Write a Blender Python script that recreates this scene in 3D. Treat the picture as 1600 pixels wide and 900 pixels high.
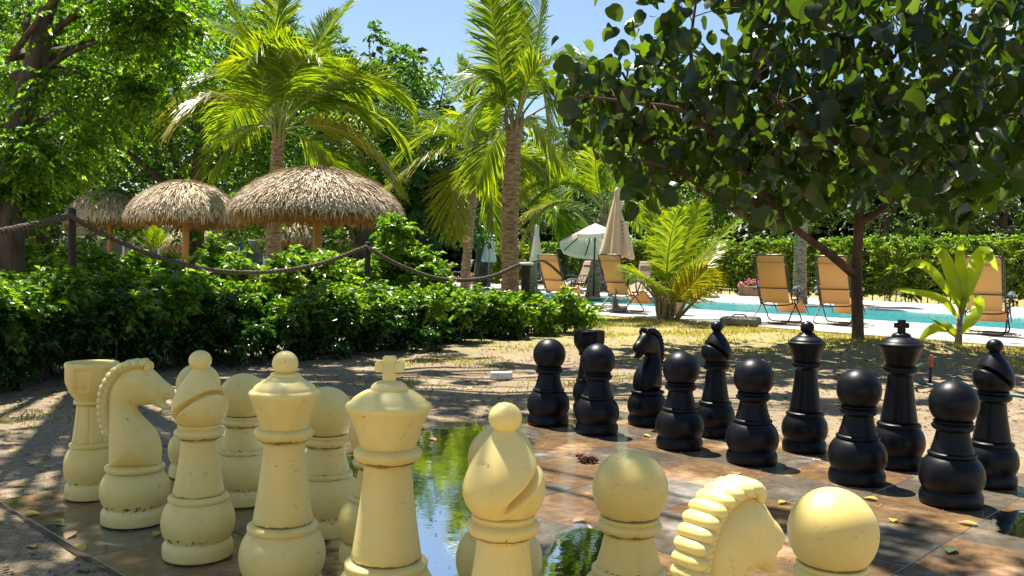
import bpy, math
import numpy as np
from mathutils import Vector, Matrix
rng = np.random.default_rng(11)
R_ = math.radians
scene = bpy.context.scene
for o in list(bpy.data.objects): bpy.data.objects.remove(o)
# ------------------------------------------------------------------ camera
FPX = 1397.7; CH = 0.838; PITCH = -0.0226; ROLL = 0.02
_f0 = np.array([0., 1, 0]); _r0 = np.array([1., 0, 0]); _u0 = np.array([0., 0, 1])
CF = _f0*math.cos(PITCH) + _u0*math.sin(PITCH)
_u1 = -_f0*math.sin(PITCH) + _u0*math.cos(PITCH)
CR = _r0*math.cos(ROLL) + _u1*math.sin(ROLL)
CU = -_r0*math.sin(ROLL) + _u1*math.cos(ROLL)
CPOS = np.array([0., 0, CH])
cd = bpy.data.cameras.new('camera'); cam = bpy.data.objects.new('camera', cd)
scene.collection.objects.link(cam)
cd.sensor_width = 36; cd.lens = FPX/1600*36; cd.clip_end = 1000; cd.clip_start = 0.05
M = Matrix.Identity(4)
for k in range(3):
    M[k][0] = CR[k]; M[k][1] = CU[k]; M[k][2] = -CF[k]; M[k][3] = CPOS[k]
cam.matrix_world = M
scene.camera = cam
# ------------------------------------------------------------------ light
SUN_EL = 67.0; SUN_AZ = -29.0           # ahead of the camera, to its left, high
w = bpy.data.worlds.new('World'); scene.world = w; w.use_nodes = True
nt = w.node_tree; bg = nt.nodes['Background']
sky = nt.nodes.new('ShaderNodeTexSky'); sky.sky_type = 'NISHITA'; sky.sun_disc = False
sky.sun_elevation = R_(SUN_EL); sky.sun_rotation = R_(SUN_AZ); sky.air_density = 1.25; sky.dust_density = 0.5; sky.ozone_density = 3.0
nt.links.new(sky.outputs[0], bg.inputs[0]); bg.inputs[1].default_value = 0.064
sl = bpy.data.lights.new('sun', 'SUN'); sl.energy = 5.0; sl.angle = R_(0.53); sl.color = (1, .95, .86)
so = bpy.data.objects.new('sun', sl); scene.collection.objects.link(so)
sd = Vector((math.sin(R_(SUN_AZ))*math.cos(R_(SUN_EL)), math.cos(R_(SUN_AZ))*math.cos(R_(SUN_EL)), math.sin(R_(SUN_EL))))
so.rotation_euler = sd.to_track_quat('Z', 'Y').to_euler()
vs = scene.view_settings; vs.view_transform = 'Standard'; vs.look = 'None'; vs.gamma = 1; vs.exposure = 1.22; vs.use_curve_mapping = False
scene.render.engine = 'CYCLES'
SHX, SHY = -sd.x/sd.z, -sd.y/sd.z       # where a shadow falls per metre of height

# ------------------------------------------------------------------ helpers
def ray(px, py):
    return CF + CR*((px-800)/FPX) + CU*((450-py)/FPX)
def at(px, py, Y):
    d = ray(px, py); return CPOS + d*(Y/d[1])
def gnd(px, py, z=0.0):
    d = ray(px, py); return CPOS + d*((z-CH)/d[2])
def project(P):
    d = np.asarray(P) - CPOS; z = d@CF
    return 800 + FPX*(d@CR)/z, 450 - FPX*(d@CU)/z
def nrm(v):
    v = np.asarray(v, float); return v/np.maximum(np.linalg.norm(v, axis=-1, keepdims=True), 1e-9)

class MB:
    """collects vertices and faces; build() links them as one mesh object"""
    def __init__(s): s.v = []; s.f = []; s.m = []; s.n = 0
    def add(s, V, F, m=0):
        V = np.asarray(V, float).reshape(-1, 3); F = np.asarray(F, int)
        s.v.append(V); s.f.append(F + s.n); s.m.append(np.full(len(F), m)); s.n += len(V); return s
    def mesh(s, name, mats, smooth=True):
        me = bpy.data.meshes.new(name)
        V = np.concatenate(s.v); me.vertices.add(len(V)); me.vertices.foreach_set('co', V.ravel())
        tot = np.concatenate([np.full(len(f), f.shape[1]) for f in s.f])
        lv = np.concatenate([f.ravel() for f in s.f])
        me.loops.add(len(lv)); me.loops.foreach_set('vertex_index', lv.astype(np.int32))
        me.polygons.add(len(tot)); st = np.concatenate([[0], np.cumsum(tot)[:-1]])
        me.polygons.foreach_set('loop_start', st.astype(np.int32)); me.polygons.foreach_set('loop_total', tot.astype(np.int32))
        for m in (mats if isinstance(mats, (list, tuple)) else [mats]): me.materials.append(m)
        me.polygons.foreach_set('material_index', np.concatenate(s.m).astype(np.int32))
        me.update(calc_edges=True); me.validate()
        me.polygons.foreach_set('use_smooth', np.full(len(me.polygons), smooth))
        return me
    def build(s, name, mats, parent=None, smooth=True, loc=None):
        return link(name, s.mesh(name, mats, smooth), parent, loc)
def link(name, me, parent=None, loc=None):
    o = bpy.data.objects.new(name, me); scene.collection.objects.link(o)
    if parent is not None: o.parent = parent
    if loc is not None: o.location = loc
    return o
def tag(o, label=None, cat=None, group=None, kind=None):
    if label: o['label'] = label
    if cat: o['category'] = cat
    if group: o['group'] = group
    if kind: o['kind'] = kind
    return o
def thing(name, label, cat, loc=(0, 0, 0), rz=0, group=None):
    o = link(name, None, None, tuple(loc)); o.rotation_euler = (0, 0, rz); o.empty_display_size = .1
    return tag(o, label, cat, group)
def copy_tree(o, parent=None):
    c = o.copy(); scene.collection.objects.link(c); c.parent = parent
    for ch in o.children: copy_tree(ch, c)
    return c

def lathe(mb, prof, n=40, m=0, cx=0, cy=0):
    prof = np.asarray(prof, float); k = len(prof)
    a = np.linspace(0, 2*np.pi, n, endpoint=False)
    V = np.stack([np.outer(prof[:, 0], np.cos(a))+cx, np.outer(prof[:, 0], np.sin(a))+cy, np.repeat(prof[:, 1][:, None], n, 1)], -1).reshape(-1, 3)
    i, j = np.meshgrid(np.arange(k-1), np.arange(n), indexing='ij'); i = i.ravel(); j = j.ravel(); j2 = (j+1) % n
    return mb.add(V, np.stack([i*n+j, i*n+j2, (i+1)*n+j2, (i+1)*n+j], -1), m)
def chaikin(P, it=2):
    P = np.asarray(P, float)
    for _ in range(it):
        Q = np.empty((2*(len(P)-1)+2, P.shape[1])); Q[0] = P[0]; Q[-1] = P[-1]
        Q[1:-1:2] = .75*P[:-1]+.25*P[1:]; Q[2:-1:2] = .25*P[:-1]+.75*P[1:]; P = Q
    return P
def tube(mb, pts, rad, n=8, m=0, cap=True):
    pts = np.asarray(pts, float); k = len(pts); rad = np.broadcast_to(np.asarray(rad, float), (k,))
    T = nrm(np.gradient(pts, axis=0)); ref = np.array([0, 0, 1.]) if abs(T[0][2]) < .9 else np.array([1., 0, 0])
    N = np.zeros((k, 3)); n0 = nrm(np.cross(T[0], ref))
    for i in range(k):
        n0 = nrm(n0 - T[i]*(n0@T[i])); N[i] = n0
    B = np.cross(T, N); a = np.linspace(0, 2*np.pi, n, endpoint=False)
    V = pts[:, None]+rad[:, None, None]*(N[:, None]*np.cos(a)[None, :, None]+B[:, None]*np.sin(a)[None, :, None])
    i, j = np.meshgrid(np.arange(k-1), np.arange(n), indexing='ij'); i = i.ravel(); j = j.ravel(); j2 = (j+1) % n
    base = mb.n
    mb.add(V.reshape(-1, 3), np.stack([i*n+j, i*n+j2, (i+1)*n+j2, (i+1)*n+j], -1), m)
    if cap:
        for e, s in ((0, -1), (k-1, 1)):
            ids = [e*n+q for q in range(n)]
            if s < 0: ids = ids[::-1]
            mb.f.append(np.array([ids])+base); mb.m.append(np.array([m]))
    return mb
def box(mb, c, s, m=0, ax=None, bev=0):
    """box centre c, full size s, axes ax (3x3 rows)"""
    c = np.asarray(c, float); h = np.asarray(s, float)/2; ax = np.eye(3) if ax is None else np.asarray(ax, float)
    if bev <= 0:
        q = np.array([[x, y, z] for z in (-1, 1) for y in (-1, 1) for x in (-1, 1)], float)*h
        F = [[0, 2, 3, 1], [4, 5, 7, 6], [0, 1, 5, 4], [2, 6, 7, 3], [0, 4, 6, 2], [1, 3, 7, 5]]
        return mb.add(c+q@ax, F, m)
    # chamfered top edge
    b = bev; L = []
    for z, i in ((-h[2], 0), (h[2]-b, 0), (h[2], b)):
        L += [[-h[0]+i, -h[1]+i, z], [h[0]-i, -h[1]+i, z], [h[0]-i, h[1]-i, z], [-h[0]+i, h[1]-i, z]]
    F = [[3, 2, 1, 0], [8, 9, 10, 11]]
    for l in (0, 4):
        for q in range(4): F.append([l+q, l+(q+1) % 4, l+4+(q+1) % 4, l+4+q])
    return mb.add(c+np.array(L)@ax, F, m)
def axes(rz=0, tilt=None):
    c, s = math.cos(rz), math.sin(rz); A = np.array([[c, s, 0], [-s, c, 0], [0, 0, 1.]])
    return A if tilt is None else np.asarray(tilt)@A
def ball(mb, c, r, n=16, k=9, m=0):
    r = np.broadcast_to(np.asarray(r, float), (3,)); t = np.linspace(0, np.pi, k)
    sub = MB(); lathe(sub, np.stack([np.sin(t), -np.cos(t)], -1), n)
    return mb.add(sub.v[0]*r+np.asarray(c), sub.f[0], m)
def bez(p0, p1, p2, n):
    """curve through p1 at t=.5"""
    p0, p1, p2 = map(lambda q: np.asarray(q, float), (p0, p1, p2)); c = 2*p1-.5*(p0+p2)
    t = np.linspace(0, 1, n)[:, None]; return (1-t)**2*p0+2*t*(1-t)*c+t*t*p2
def smooth_path(pts, n=24):
    pts = np.asarray(pts, float); k = len(pts)
    if k == 2: return pts[0]+(pts[1]-pts[0])*np.linspace(0, 1, n)[:, None]
    P = np.vstack([2*pts[0]-pts[1], pts, 2*pts[-1]-pts[-2]]); out = []
    for u in np.linspace(0, k-1, n):
        i = min(int(u), k-2); t = u-i; a, b, c, d = P[i:i+4]
        out.append(.5*((2*b)+(-a+c)*t+(2*a-5*b+4*c-d)*t*t+(-a+3*b-3*c+d)*t**3))
    return np.array(out)

# ------------------------------------------------------------------ materials
def mat(name, col=(.5, .5, .5), rough=.5, metal=0., spec=.5):
    m = bpy.data.materials.new(name); m.use_nodes = True; b = m.node_tree.nodes['Principled BSDF']
    b.inputs['Base Color'].default_value = (*col, 1); b.inputs['Roughness'].default_value = rough
    b.inputs['Metallic'].default_value = metal; b.inputs['Specular IOR Level'].default_value = spec
    return m
class NT:
    def __init__(s, m): s.m = m; s.t = m.node_tree; s.b = s.t.nodes.get('Principled BSDF'); s.out = s.t.nodes['Material Output']
    def n(s, typ, **kw):
        q = s.t.nodes.new('ShaderNode'+typ)
        for k, v in kw.items(): setattr(q, k, v)
        return q
    def l(s, a, b): s.t.links.new(a, b)
    def coord(s, which='Object'): return s.n('TexCoord').outputs[which]
    def noise(s, co, scale, detail=4, rough=.55, dist=0):
        q = s.n('TexNoise'); q.inputs['Scale'].default_value = scale; q.inputs['Detail'].default_value = detail
        q.inputs['Roughness'].default_value = rough; q.inputs['Distortion'].default_value = dist
        if co is not None: s.l(co, q.inputs['Vector'])
        return q.outputs['Fac']
    def ramp(s, fac, stops, interp='LINEAR'):
        q = s.n('ValToRGB'); q.color_ramp.interpolation = interp; e = q.color_ramp.elements
        while len(e) < len(stops): e.new(.5)
        for el, (p, c) in zip(e, stops):
            el.position = p; el.color = (*c, 1) if len(c) == 3 else c
        s.l(fac, q.inputs['Fac']); return q.outputs['Color']
    def mix(s, fac, a, b, mode='MIX'):
        q = s.n('Mix', data_type='RGBA', blend_type=mode)
        for v, i in ((fac, 0), (a, 6), (b, 7)):
            if hasattr(v, 'is_output'): s.l(v, q.inputs[i])
            else: q.inputs[i].default_value = v if i == 0 else (*v, 1)
        return q.outputs[2]
    def math(s, op, a, b=0., c=0., clamp=False):
        q = s.n('Math', operation=op, use_clamp=clamp)
        for v, i in ((a, 0), (b, 1), (c, 2)):
            if hasattr(v, 'is_output'): s.l(v, q.inputs[i])
            else: q.inputs[i].default_value = v
        return q.outputs[0]
    def bump(s, h, strength=.3, dist=.01):
        q = s.n('Bump'); q.inputs['Strength'].default_value = strength; q.inputs['Distance'].default_value = dist
        s.l(h, q.inputs['Height']); s.l(q.outputs[0], s.b.inputs['Normal']); return q.outputs[0]
    def base(s, c): s.l(c, s.b.inputs['Base Color'])
    def rough(s, c): s.l(c, s.b.inputs['Roughness'])
def gray(v): return (v, v, v)

def leaf_mat(name, c0, c1, c2, trans=.45, rough=.35, tint=(1.9, 1.75, .5), spec=.5, under=None):
    m = mat(name, c1, rough, spec=spec); k = NT(m)
    g = k.n('NewGeometry'); col = k.ramp(g.outputs['Random Per Island'], [(0, c0), (.55, c1), (1, c2)])
    k.base(k.mix(g.outputs['Backfacing'], col, under) if under else col)
    t = k.n('BsdfTranslucent'); k.l(k.mix(1.0, col, tint, 'MULTIPLY'), t.inputs['Color'])
    x = k.n('MixShader'); x.inputs[0].default_value = trans
    k.l(k.b.outputs[0], x.inputs[1]); k.l(t.outputs[0], x.inputs[2]); k.l(x.outputs[0], k.out.inputs['Surface'])
    return m
def noisy(name, c0, c1, scale, rough=.7, bump=.3, dist=.01, detail=5, stretch=None, spec=.4):
    m = mat(name, c0, rough, spec=spec); k = NT(m); co = k.coord()
    if stretch:
        mp = k.n('Mapping'); mp.inputs['Scale'].default_value = stretch; k.l(co, mp.inputs['Vector']); co = mp.outputs[0]
    f = k.noise(co, scale, detail); k.base(k.ramp(f, [(.3, c0), (.7, c1)]))
    if bump: k.bump(f, bump, dist)
    return m

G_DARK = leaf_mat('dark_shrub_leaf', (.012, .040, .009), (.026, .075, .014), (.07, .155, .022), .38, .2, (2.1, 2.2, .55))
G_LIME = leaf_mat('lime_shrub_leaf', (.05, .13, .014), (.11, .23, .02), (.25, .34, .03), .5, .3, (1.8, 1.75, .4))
G_TREE = leaf_mat('tree_leaf', (.026, .075, .012), (.06, .145, .017), (.14, .235, .025), .5, .4, (1.8, 1.85, .45))
G_BRIGHT = leaf_mat('bright_tree_leaf', (.032, .095, .010), (.085, .195, .016), (.23, .33, .026), .55, .4, (1.75, 1.8, .4))
G_FAR = leaf_mat('far_tree_leaf', (.026, .065, .014), (.055, .12, .02), (.12, .19, .035), .42, .4, (1.7, 1.7, .5))
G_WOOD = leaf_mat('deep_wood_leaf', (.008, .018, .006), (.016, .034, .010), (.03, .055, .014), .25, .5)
G_HEDGE = leaf_mat('hedge_leaf', (.06, .13, .013), (.13, .22, .018), (.26, .32, .028), .58, .4, (1.9, 1.7, .4))
G_PALM = leaf_mat('palm_leaflet', (.07, .15, .012), (.13, .23, .014), (.26, .33, .018), .55, .28, (2.1, 1.7, .3))
G_PALMY = leaf_mat('old_palm_leaflet', (.15, .20, .014), (.22, .25, .016), (.34, .29, .02), .5, .35, (1.8, 1.55, .3))
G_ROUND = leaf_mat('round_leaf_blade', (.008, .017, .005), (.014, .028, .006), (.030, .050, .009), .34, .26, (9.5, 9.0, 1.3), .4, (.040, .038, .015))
G_SPROUT = leaf_mat('sprout_blade', (.17, .26, .02), (.22, .31, .02), (.28, .34, .025), .5, .3, (1.8, 1.6, .3))
M_BARK = noisy('bark', (.035, .026, .018), (.12, .09, .06), 14, .9, .8, .03, stretch=(1, 1, .25))
M_REDBARK = noisy('reddish_bark', (.05, .026, .016), (.16, .085, .05), 12, .85, .6, .02, stretch=(1, 1, .3))
M_PALMBARK = noisy('palm_bark', (.12, .07, .04), (.48, .34, .20), 9, .9, .7, .02, stretch=(1, 1, 3))
M_RACHIS = mat('palm_rachis', (.24, .27, .06), .5)
M_WOODPOST = noisy('varnished_pole', (.35, .17, .05), (.6, .33, .11), 10, .5, .2, .01, stretch=(1, 1, .15))
M_DARKPOST = noisy('dark_post', (.012, .009, .007), (.04, .03, .022), 25, .6, .4, .01, stretch=(1, 1, .3))
M_ROPE = noisy('weathered_rope', (.04, .03, .022), (.20, .155, .11), 60, .9, .5, .004)
M_BLACKTUBE = mat('black_tube', (.012, .012, .014), .35)
M_ARM = mat('grey_armrest', (.10, .12, .15), .4)
# ------------------------------------------------------------------ ground, deck, pool
PU = np.array([.627, -.779]); PV = np.array([.779, .627])       # along the pool, across it
def puv(u, v, z=0.): p = PU*u+PV*v; return np.array([p[0], p[1], z])
def fnoise(x, y, s=1., seed=0):
    r = np.random.default_rng(seed); z = 0*x
    for k in range(7):
        a = r.uniform(0, 6.28); f = s*r.uniform(.6, 1.9); z = z+np.sin((x*math.cos(a)+y*math.sin(a))*f+r.uniform(0, 6.28))
    return z/4
def ground_z(x, y):
    x = np.asarray(x, float); y = np.asarray(y, float)
    z = -.020+.010*fnoise(x, y, 5, 1)+.007*fnoise(x, y, 14, 2)
    z = np.where(y > 9, z+.01, z)
    for (px, py, h, r) in ((1460, 548, .11, .38), (1378, 550, .09, .35), (1215, 525, .06, .4), (1345, 545, .07, .45), (1050, 505, .05, .5), (1290, 540, .05, .4)):
        g = gnd(px, py); z = z+h*np.exp(-((x-g[0])**2+(y-g[1])**2)/r**2)
    v = x*PV[0]+y*PV[1]
    return np.where((v > 12.4) & (v < 26.2), -1.6, z)
s = np.sinh(np.linspace(-1, 1, 181)*5.2)/np.sinh(5.2)*160
sy = np.concatenate([np.linspace(-40, -2, 8), np.linspace(-1, 16, 150), np.geomspace(16.2, 220, 60)])
sx = np.concatenate([-np.geomspace(9.2, 160, 40)[::-1], np.linspace(-9, 9, 150), np.geomspace(9.2, 160, 40)])
gx, gy = np.meshgrid(sx, sy, indexing='ij'); gz = ground_z(gx, gy)
nx, ny = gx.shape; i, j = np.meshgrid(np.arange(nx-1), np.arange(ny-1), indexing='ij'); i = i.ravel(); j = j.ravel()
M_GROUND = mat('sandy_soil', (.4, .3, .17), .95, spec=.2); k = NT(M_GROUND)
pos = k.n('NewGeometry').outputs['Position']
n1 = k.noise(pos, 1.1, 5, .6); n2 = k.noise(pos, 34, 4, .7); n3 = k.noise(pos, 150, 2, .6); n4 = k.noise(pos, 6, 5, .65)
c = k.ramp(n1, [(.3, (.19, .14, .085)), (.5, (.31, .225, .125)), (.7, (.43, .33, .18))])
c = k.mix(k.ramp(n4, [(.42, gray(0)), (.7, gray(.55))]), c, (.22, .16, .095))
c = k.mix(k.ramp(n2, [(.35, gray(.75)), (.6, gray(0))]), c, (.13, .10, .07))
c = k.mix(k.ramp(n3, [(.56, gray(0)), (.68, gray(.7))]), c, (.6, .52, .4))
# dry yellow grass takes over towards the pool
sp = k.n('SeparateXYZ'); k.l(pos, sp.inputs[0])
gm = k.math('MULTIPLY', k.ramp(k.math('MULTIPLY', sp.outputs['Y'], .05), [(.42, gray(0)), (.56, gray(1))]), k.ramp(n4, [(.4, gray(.2)), (.58, gray(.85))]))
c = k.mix(gm, c, (.34, .30, .085)); k.base(c)
k.bump(k.math('ADD', k.math('MULTIPLY', n2, 1.), k.math('MULTIPLY', n3, .5)), .9, .012)
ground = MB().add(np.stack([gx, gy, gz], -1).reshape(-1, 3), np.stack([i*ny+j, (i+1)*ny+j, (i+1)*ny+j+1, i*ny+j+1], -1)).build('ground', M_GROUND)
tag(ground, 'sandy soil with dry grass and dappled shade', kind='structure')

M_DECK = noisy('pale_deck', (.38, .345, .29), (.54, .50, .43), 3.5, .7, .15, .004)
M_TILEP = noisy('pool_tile', (.10, .42, .44), (.16, .52, .52), 6, .3, 0)
U0, U1 = -42., 14.; VA, VB, VC, VD = 11.55, 15.02, 20.0, 26.4
WL = .022
def slab(mb, u0, u1, v0, v1, z0, z1):
    box(mb, puv((u0+u1)/2, (v0+v1)/2, (z0+z1)/2), (u1-u0, v1-v0, z1-z0), ax=np.array([[*PU, 0], [*PV, 0], [0, 0, 1]]), bev=.02)
dk = link('pool_deck', None); tag(dk, 'pale smooth deck round the pool', kind='structure')
for (v0, v1) in ((VA, VB-.36), (VC+.36, VD)):
    for q in range(14):
        L = (U1-U0)/14; m_ = MB(); slab(m_, U0+q*L+.006, U0+(q+1)*L-.006, v0, v1, -.3, .03+rng.uniform(-.003, .003)); m_.build('deck_panel', M_DECK, dk, smooth=False)
M_COPE = noisy('pool_coping', (.55, .52, .46), (.70, .67, .61), 5, .6, .1, .003)
for v0, v1 in ((VB-.355, VB), (VC, VC+.355)):
    for q in range(46):
        L = (U1-U0)/46; m_ = MB(); slab(m_, U0+q*L+.008, U0+(q+1)*L-.008, v0, v1, -.1, .036+rng.uniform(-.002, .002)); m_.build('coping_stone', M_COPE, dk, smooth=False)
pm = MB(); slab(pm, U0, U1, VB-.2, VB-.02, -1.5, -.11); slab(pm, U0, U1, VC+.02, VC+.2, -1.5, -.11); slab(pm, U0, U1, VB-.2, VC+.2, -1.6, -1.4)
tag(pm.build('pool_basin', M_TILEP, smooth=False), 'turquoise tiled pool basin under the water', kind='structure')
M_POOL = mat('pool_water', (.07, .40, .40), .08, spec=.3); k = NT(M_POOL); pos = k.n('NewGeometry').outputs['Position']
k.base(k.ramp(k.noise(pos, 1.3, 3), [(.3, (.035, .33, .37)), (.7, (.08, .44, .45))])); k.bump(k.noise(pos, 5, 3, .5, .5), .6, .05)
wm = MB(); uu = np.array([U0, U1]); wm.add([puv(U0, VB-.02, WL), puv(U1, VB-.02, WL), puv(U1, VC+.02, WL), puv(U0, VC+.02, WL)], [[0, 1, 2, 3]])
tag(wm.build('water', M_POOL), 'turquoise swimming pool water', kind='structure')

# ------------------------------------------------------------------ chess board
SQ = .41116; BI = np.array([.29700, -.28433]); BJ = np.array([.28433, .29700]); B0 = np.array([-1.4770, 3.0840])
def sqc(i, j): p = B0+BI*i+BJ*j; return p
def slate(name, cols):
    m = mat(name, cols[0], .5, spec=.6); k = NT(m); g = k.n('NewGeometry'); pos = g.outputs['Position']; oi = k.n('ObjectInfo').outputs['Random']
    v = k.n('VectorMath', operation='ADD'); cx = k.n('CombineXYZ'); k.l(k.math('MULTIPLY', oi, 37.), cx.inputs[2]); k.l(pos, v.inputs[0]); k.l(cx.outputs[0], v.inputs[1])
    n1 = k.noise(v.outputs[0], 5.5, 7, .62, .8); n2 = k.noise(v.outputs[0], 28, 5, .6); n3 = k.noise(pos, 2.2, 5, .6, .5)
    c = k.ramp(n1, [(.28, cols[0]), (.45, cols[1]), (.6, cols[2]), (.74, cols[3])])
    c = k.mix(k.ramp(n2, [(.35, gray(.5)), (.55, gray(0))]), c, (.07, .05, .035))
    dl = k.ramp(k.noise(pos, 3.1, 6, .65, .6), [(.46, gray(0)), (.62, gray(.32))]); c = k.mix(dl, c, (.22, .165, .105))
    wet = k.ramp(n3, [(.36, gray(0)), (.48, gray(1))])
    c = k.mix(k.math('MULTIPLY', wet, .5), c, (.07, .05, .032)); k.base(c)
    k.rough(k.math('ADD', k.math('MULTIPLY', wet, -.42), k.math('ADD', .48, k.math('MULTIPLY', n2, .12))))
    k.bump(k.math('ADD', n1, k.math('MULTIPLY', n2, .4)), .22, .006)
    return m
M_RUST = slate('rusty_slate', [(.11, .065, .038), (.28, .15, .066), (.44, .265, .115), (.34, .27, .18)])
M_GREY = slate('grey_slate', [(.08, .072, .06), (.16, .142, .115), (.26, .225, .17), (.31, .20, .10)])
board = thing('chess_board', 'giant outdoor chess board of rust and grey slate tiles, wet with puddles', 'chess board', (*sqc(3.5, 3.5), 0), math.atan2(BI[1], BI[0]))
tme = []
for q in range(2):
    m_ = MB(); box(m_, (0, 0, -.025), (SQ-.0025, SQ-.0025, .05), bev=.002); tme.append(m_.mesh('tile', M_RUST if q else M_GREY, False))
for a in range(8):
    for b in range(8):
        o = link('tile', tme[(a+b+1) % 2], board, ((a-3.5)*SQ, (b-3.5)*SQ, rng.uniform(-.0012, 0.0002))); o.rotation_euler = (rng.uniform(-.003, .003), rng.uniform(-.003, .003), 0)
bm_ = MB(); box(bm_, (0, 0, -.055), (SQ*8-.05, SQ*8-.05, .10)); bm_.build('mortar_bed', noisy('mortar', (.12, .11, .10), (.25, .23, .2), 20, .9), board, smooth=False)
M_PUD = mat('puddle_water'); k = NT(M_PUD); k.t.nodes.remove(k.b); fr = k.n('Fresnel'); fr.inputs[0].default_value = 1.42
tr = k.n('BsdfTransparent'); tr.inputs[0].default_value = (.92, .9, .86, 1); gl = k.n('BsdfGlossy'); gl.inputs['Roughness'].default_value = .035
b_ = k.n('Bump'); b_.inputs['Strength'].default_value = .12; b_.inputs['Distance'].default_value = .004; k.l(k.noise(k.n('NewGeometry').outputs['Position'], 14, 3), b_.inputs['Height']); k.l(b_.outputs[0], gl.inputs['Normal'])
at_ = k.n('Attribute'); at_.attribute_name = 'edge'; pos = k.n('NewGeometry').outputs['Position']
ed = k.math('ADD', at_.outputs['Fac'], k.math('MULTIPLY', k.math('SUBTRACT', k.noise(pos, 9, 5, .65), .5), 1.5)); ed = k.math('MULTIPLY', k.math('SUBTRACT', ed, .18), 2.2, clamp=True)
sd_ = k.n('BsdfDiffuse'); sd_.inputs[0].default_value = (.50, .46, .38, 1); xs = k.n('MixShader'); k.l(k.math('MULTIPLY', ed, k.ramp(k.noise(pos, 4.5, 6, .7, .6), [(.42, gray(.14)), (.64, gray(.72))])), xs.inputs[0]); k.l(tr.outputs[0], xs.inputs[1]); k.l(sd_.outputs[0], xs.inputs[2]); tr = xs
x = k.n('MixShader'); k.l(k.math('MULTIPLY', ed, k.math('MULTIPLY', fr.outputs[0], 1.35, clamp=True)), x.inputs[0]); k.l(tr.outputs[0], x.inputs[1]); k.l(gl.outputs[0], x.inputs[2]); k.l(x.outputs[0], k.out.inputs['Surface'])
def puddle(poly, label):
    P = np.array([gnd(a, b) for a, b in poly]); c0 = P.mean(0)
    for _ in range(3): P = np.stack([.75*P+.25*np.roll(P, -1, 0), .25*P+.75*np.roll(P, -1, 0)], 1).reshape(-1, 3)
    P[:, :2] += .018*np.stack([fnoise(P[:, 0], P[:, 1], 22, 5), fnoise(P[:, 0], P[:, 1], 22, 6)], -1)
    P = c0+(P-c0)*1.12; n = len(P); fr_ = (1, .88, .72, .5, .25, .02); lay = [c0+(P-c0)*s_ for s_ in fr_]
    q = np.arange(n); q2 = (q+1) % n
    V = np.vstack(lay); V[:, 2] = .0045; V[:n, 2] = .003
    mb = MB().add(V, np.vstack([np.stack([l*n+q, l*n+q2, l*n+n+q2, l*n+n+q], -1) for l in range(5)])); o = mb.build('puddle', M_PUD)
    o.data.attributes.new('edge', 'FLOAT', 'POINT').data.foreach_set('value', np.repeat([0, .45, .8, 1, 1, 1], n).astype(np.float32))
    tag(o, label, 'puddle', 'puddles on the chess board')
puddle([(528, 672), (640, 666), (740, 660), (840, 676), (830, 710), (790, 760), (765, 830), (735, 960), (600, 1000), (540, 900), (500, 800), (480, 730)], 'large still puddle reflecting blue sky behind the cream king')
puddle([(850, 850), (900, 815), (960, 825), (1000, 870), (960, 960), (850, 960)], 'smaller puddle on rust tiles between cream bishop and large cream pawn')
puddle([(1560, 800), (1640, 800), (1650, 850), (1580, 845), (1545, 825)], 'rippled puddle at the right edge of the board')

# ------------------------------------------------------------------ chess pieces
M_CREAM = mat('cream_plastic', (.80, .66, .32), .42, spec=.45); k = NT(M_CREAM); co = k.coord(); k.b.inputs['Subsurface Weight'].default_value = .22
k.b.inputs['Subsurface Radius'].default_value = (.05, .035, .012); k.b.inputs['Subsurface Scale'].default_value = .45
n1 = k.noise(co, 3.5, 5, .6); n2 = k.noise(co, 70, 3, .6); n3 = k.noise(co, 16, 5, .7)
c = k.ramp(n1, [(.3, (.82, .61, .175)), (.7, (.90, .75, .30))])
sp = k.n('SeparateXYZ'); k.l(co, sp.inputs[0])
low = k.ramp(k.math('MULTIPLY', sp.outputs['Z'], 5.), [(0, gray(.12)), (.22, gray(.30)), (.31, gray(.62)), (.36, gray(.24)), (.6, gray(0)), (1, gray(0))])
dirt = k.math('GREATER_THAN', k.math('ADD', k.math('MULTIPLY', low, .42), k.math('MULTIPLY', n2, .75)), .66)
dirt = k.math('MULTIPLY', dirt, k.ramp(n3, [(.42, gray(0)), (.52, gray(1))]))
c = k.mix(k.math('MULTIPLY', dirt, .85), c, (.05, .035, .02))
st_m = k.n('Mapping'); st_m.inputs['Scale'].default_value = (14, 14, 1.6); k.l(co, st_m.inputs['Vector']); c = k.mix(k.ramp(k.noise(st_m.outputs[0], 1.6, 5, .65), [(.5, gray(0)), (.75, gray(.12))]), c, (.40, .29, .11)); c = k.mix(k.ramp(k.noise(co, 24, 6, .75, 1.), [(.60, gray(0)), (.68, gray(.35))]), c, (.33, .25, .12))
speck = k.ramp(k.noise(co, 46, 2, .5), [(.735, gray(0)), (.76, gray(.7))]); c = k.mix(speck, c, (.16, .11, .06)); gv = k.n('Attribute'); gv.attribute_name = 'groove'; gr_ = k.math('GREATER_THAN', k.math('ADD', k.math('MULTIPLY', gv.outputs['Fac'], .5), k.math('MULTIPLY', k.noise(co, 38, 4, .7), .8)), .70); c = k.mix(k.math('MULTIPLY', gr_, .8), c, (.09, .06, .03))
soft = k.math('MULTIPLY', gv.outputs['Fac'], k.ramp(n3, [(.4, gray(0)), (.6, gray(.35))])); c = k.mix(soft, c, (.30, .20, .08)); k.base(c)
k.rough(k.math('ADD', .34, k.math('MULTIPLY', n3, .22))); k.bump(k.noise(co, 130, 2), .05, .002)
M_BLACK = mat('black_plastic', (.004, .004, .006), .3, spec=.24); k = NT(M_BLACK); co = k.coord()
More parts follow.
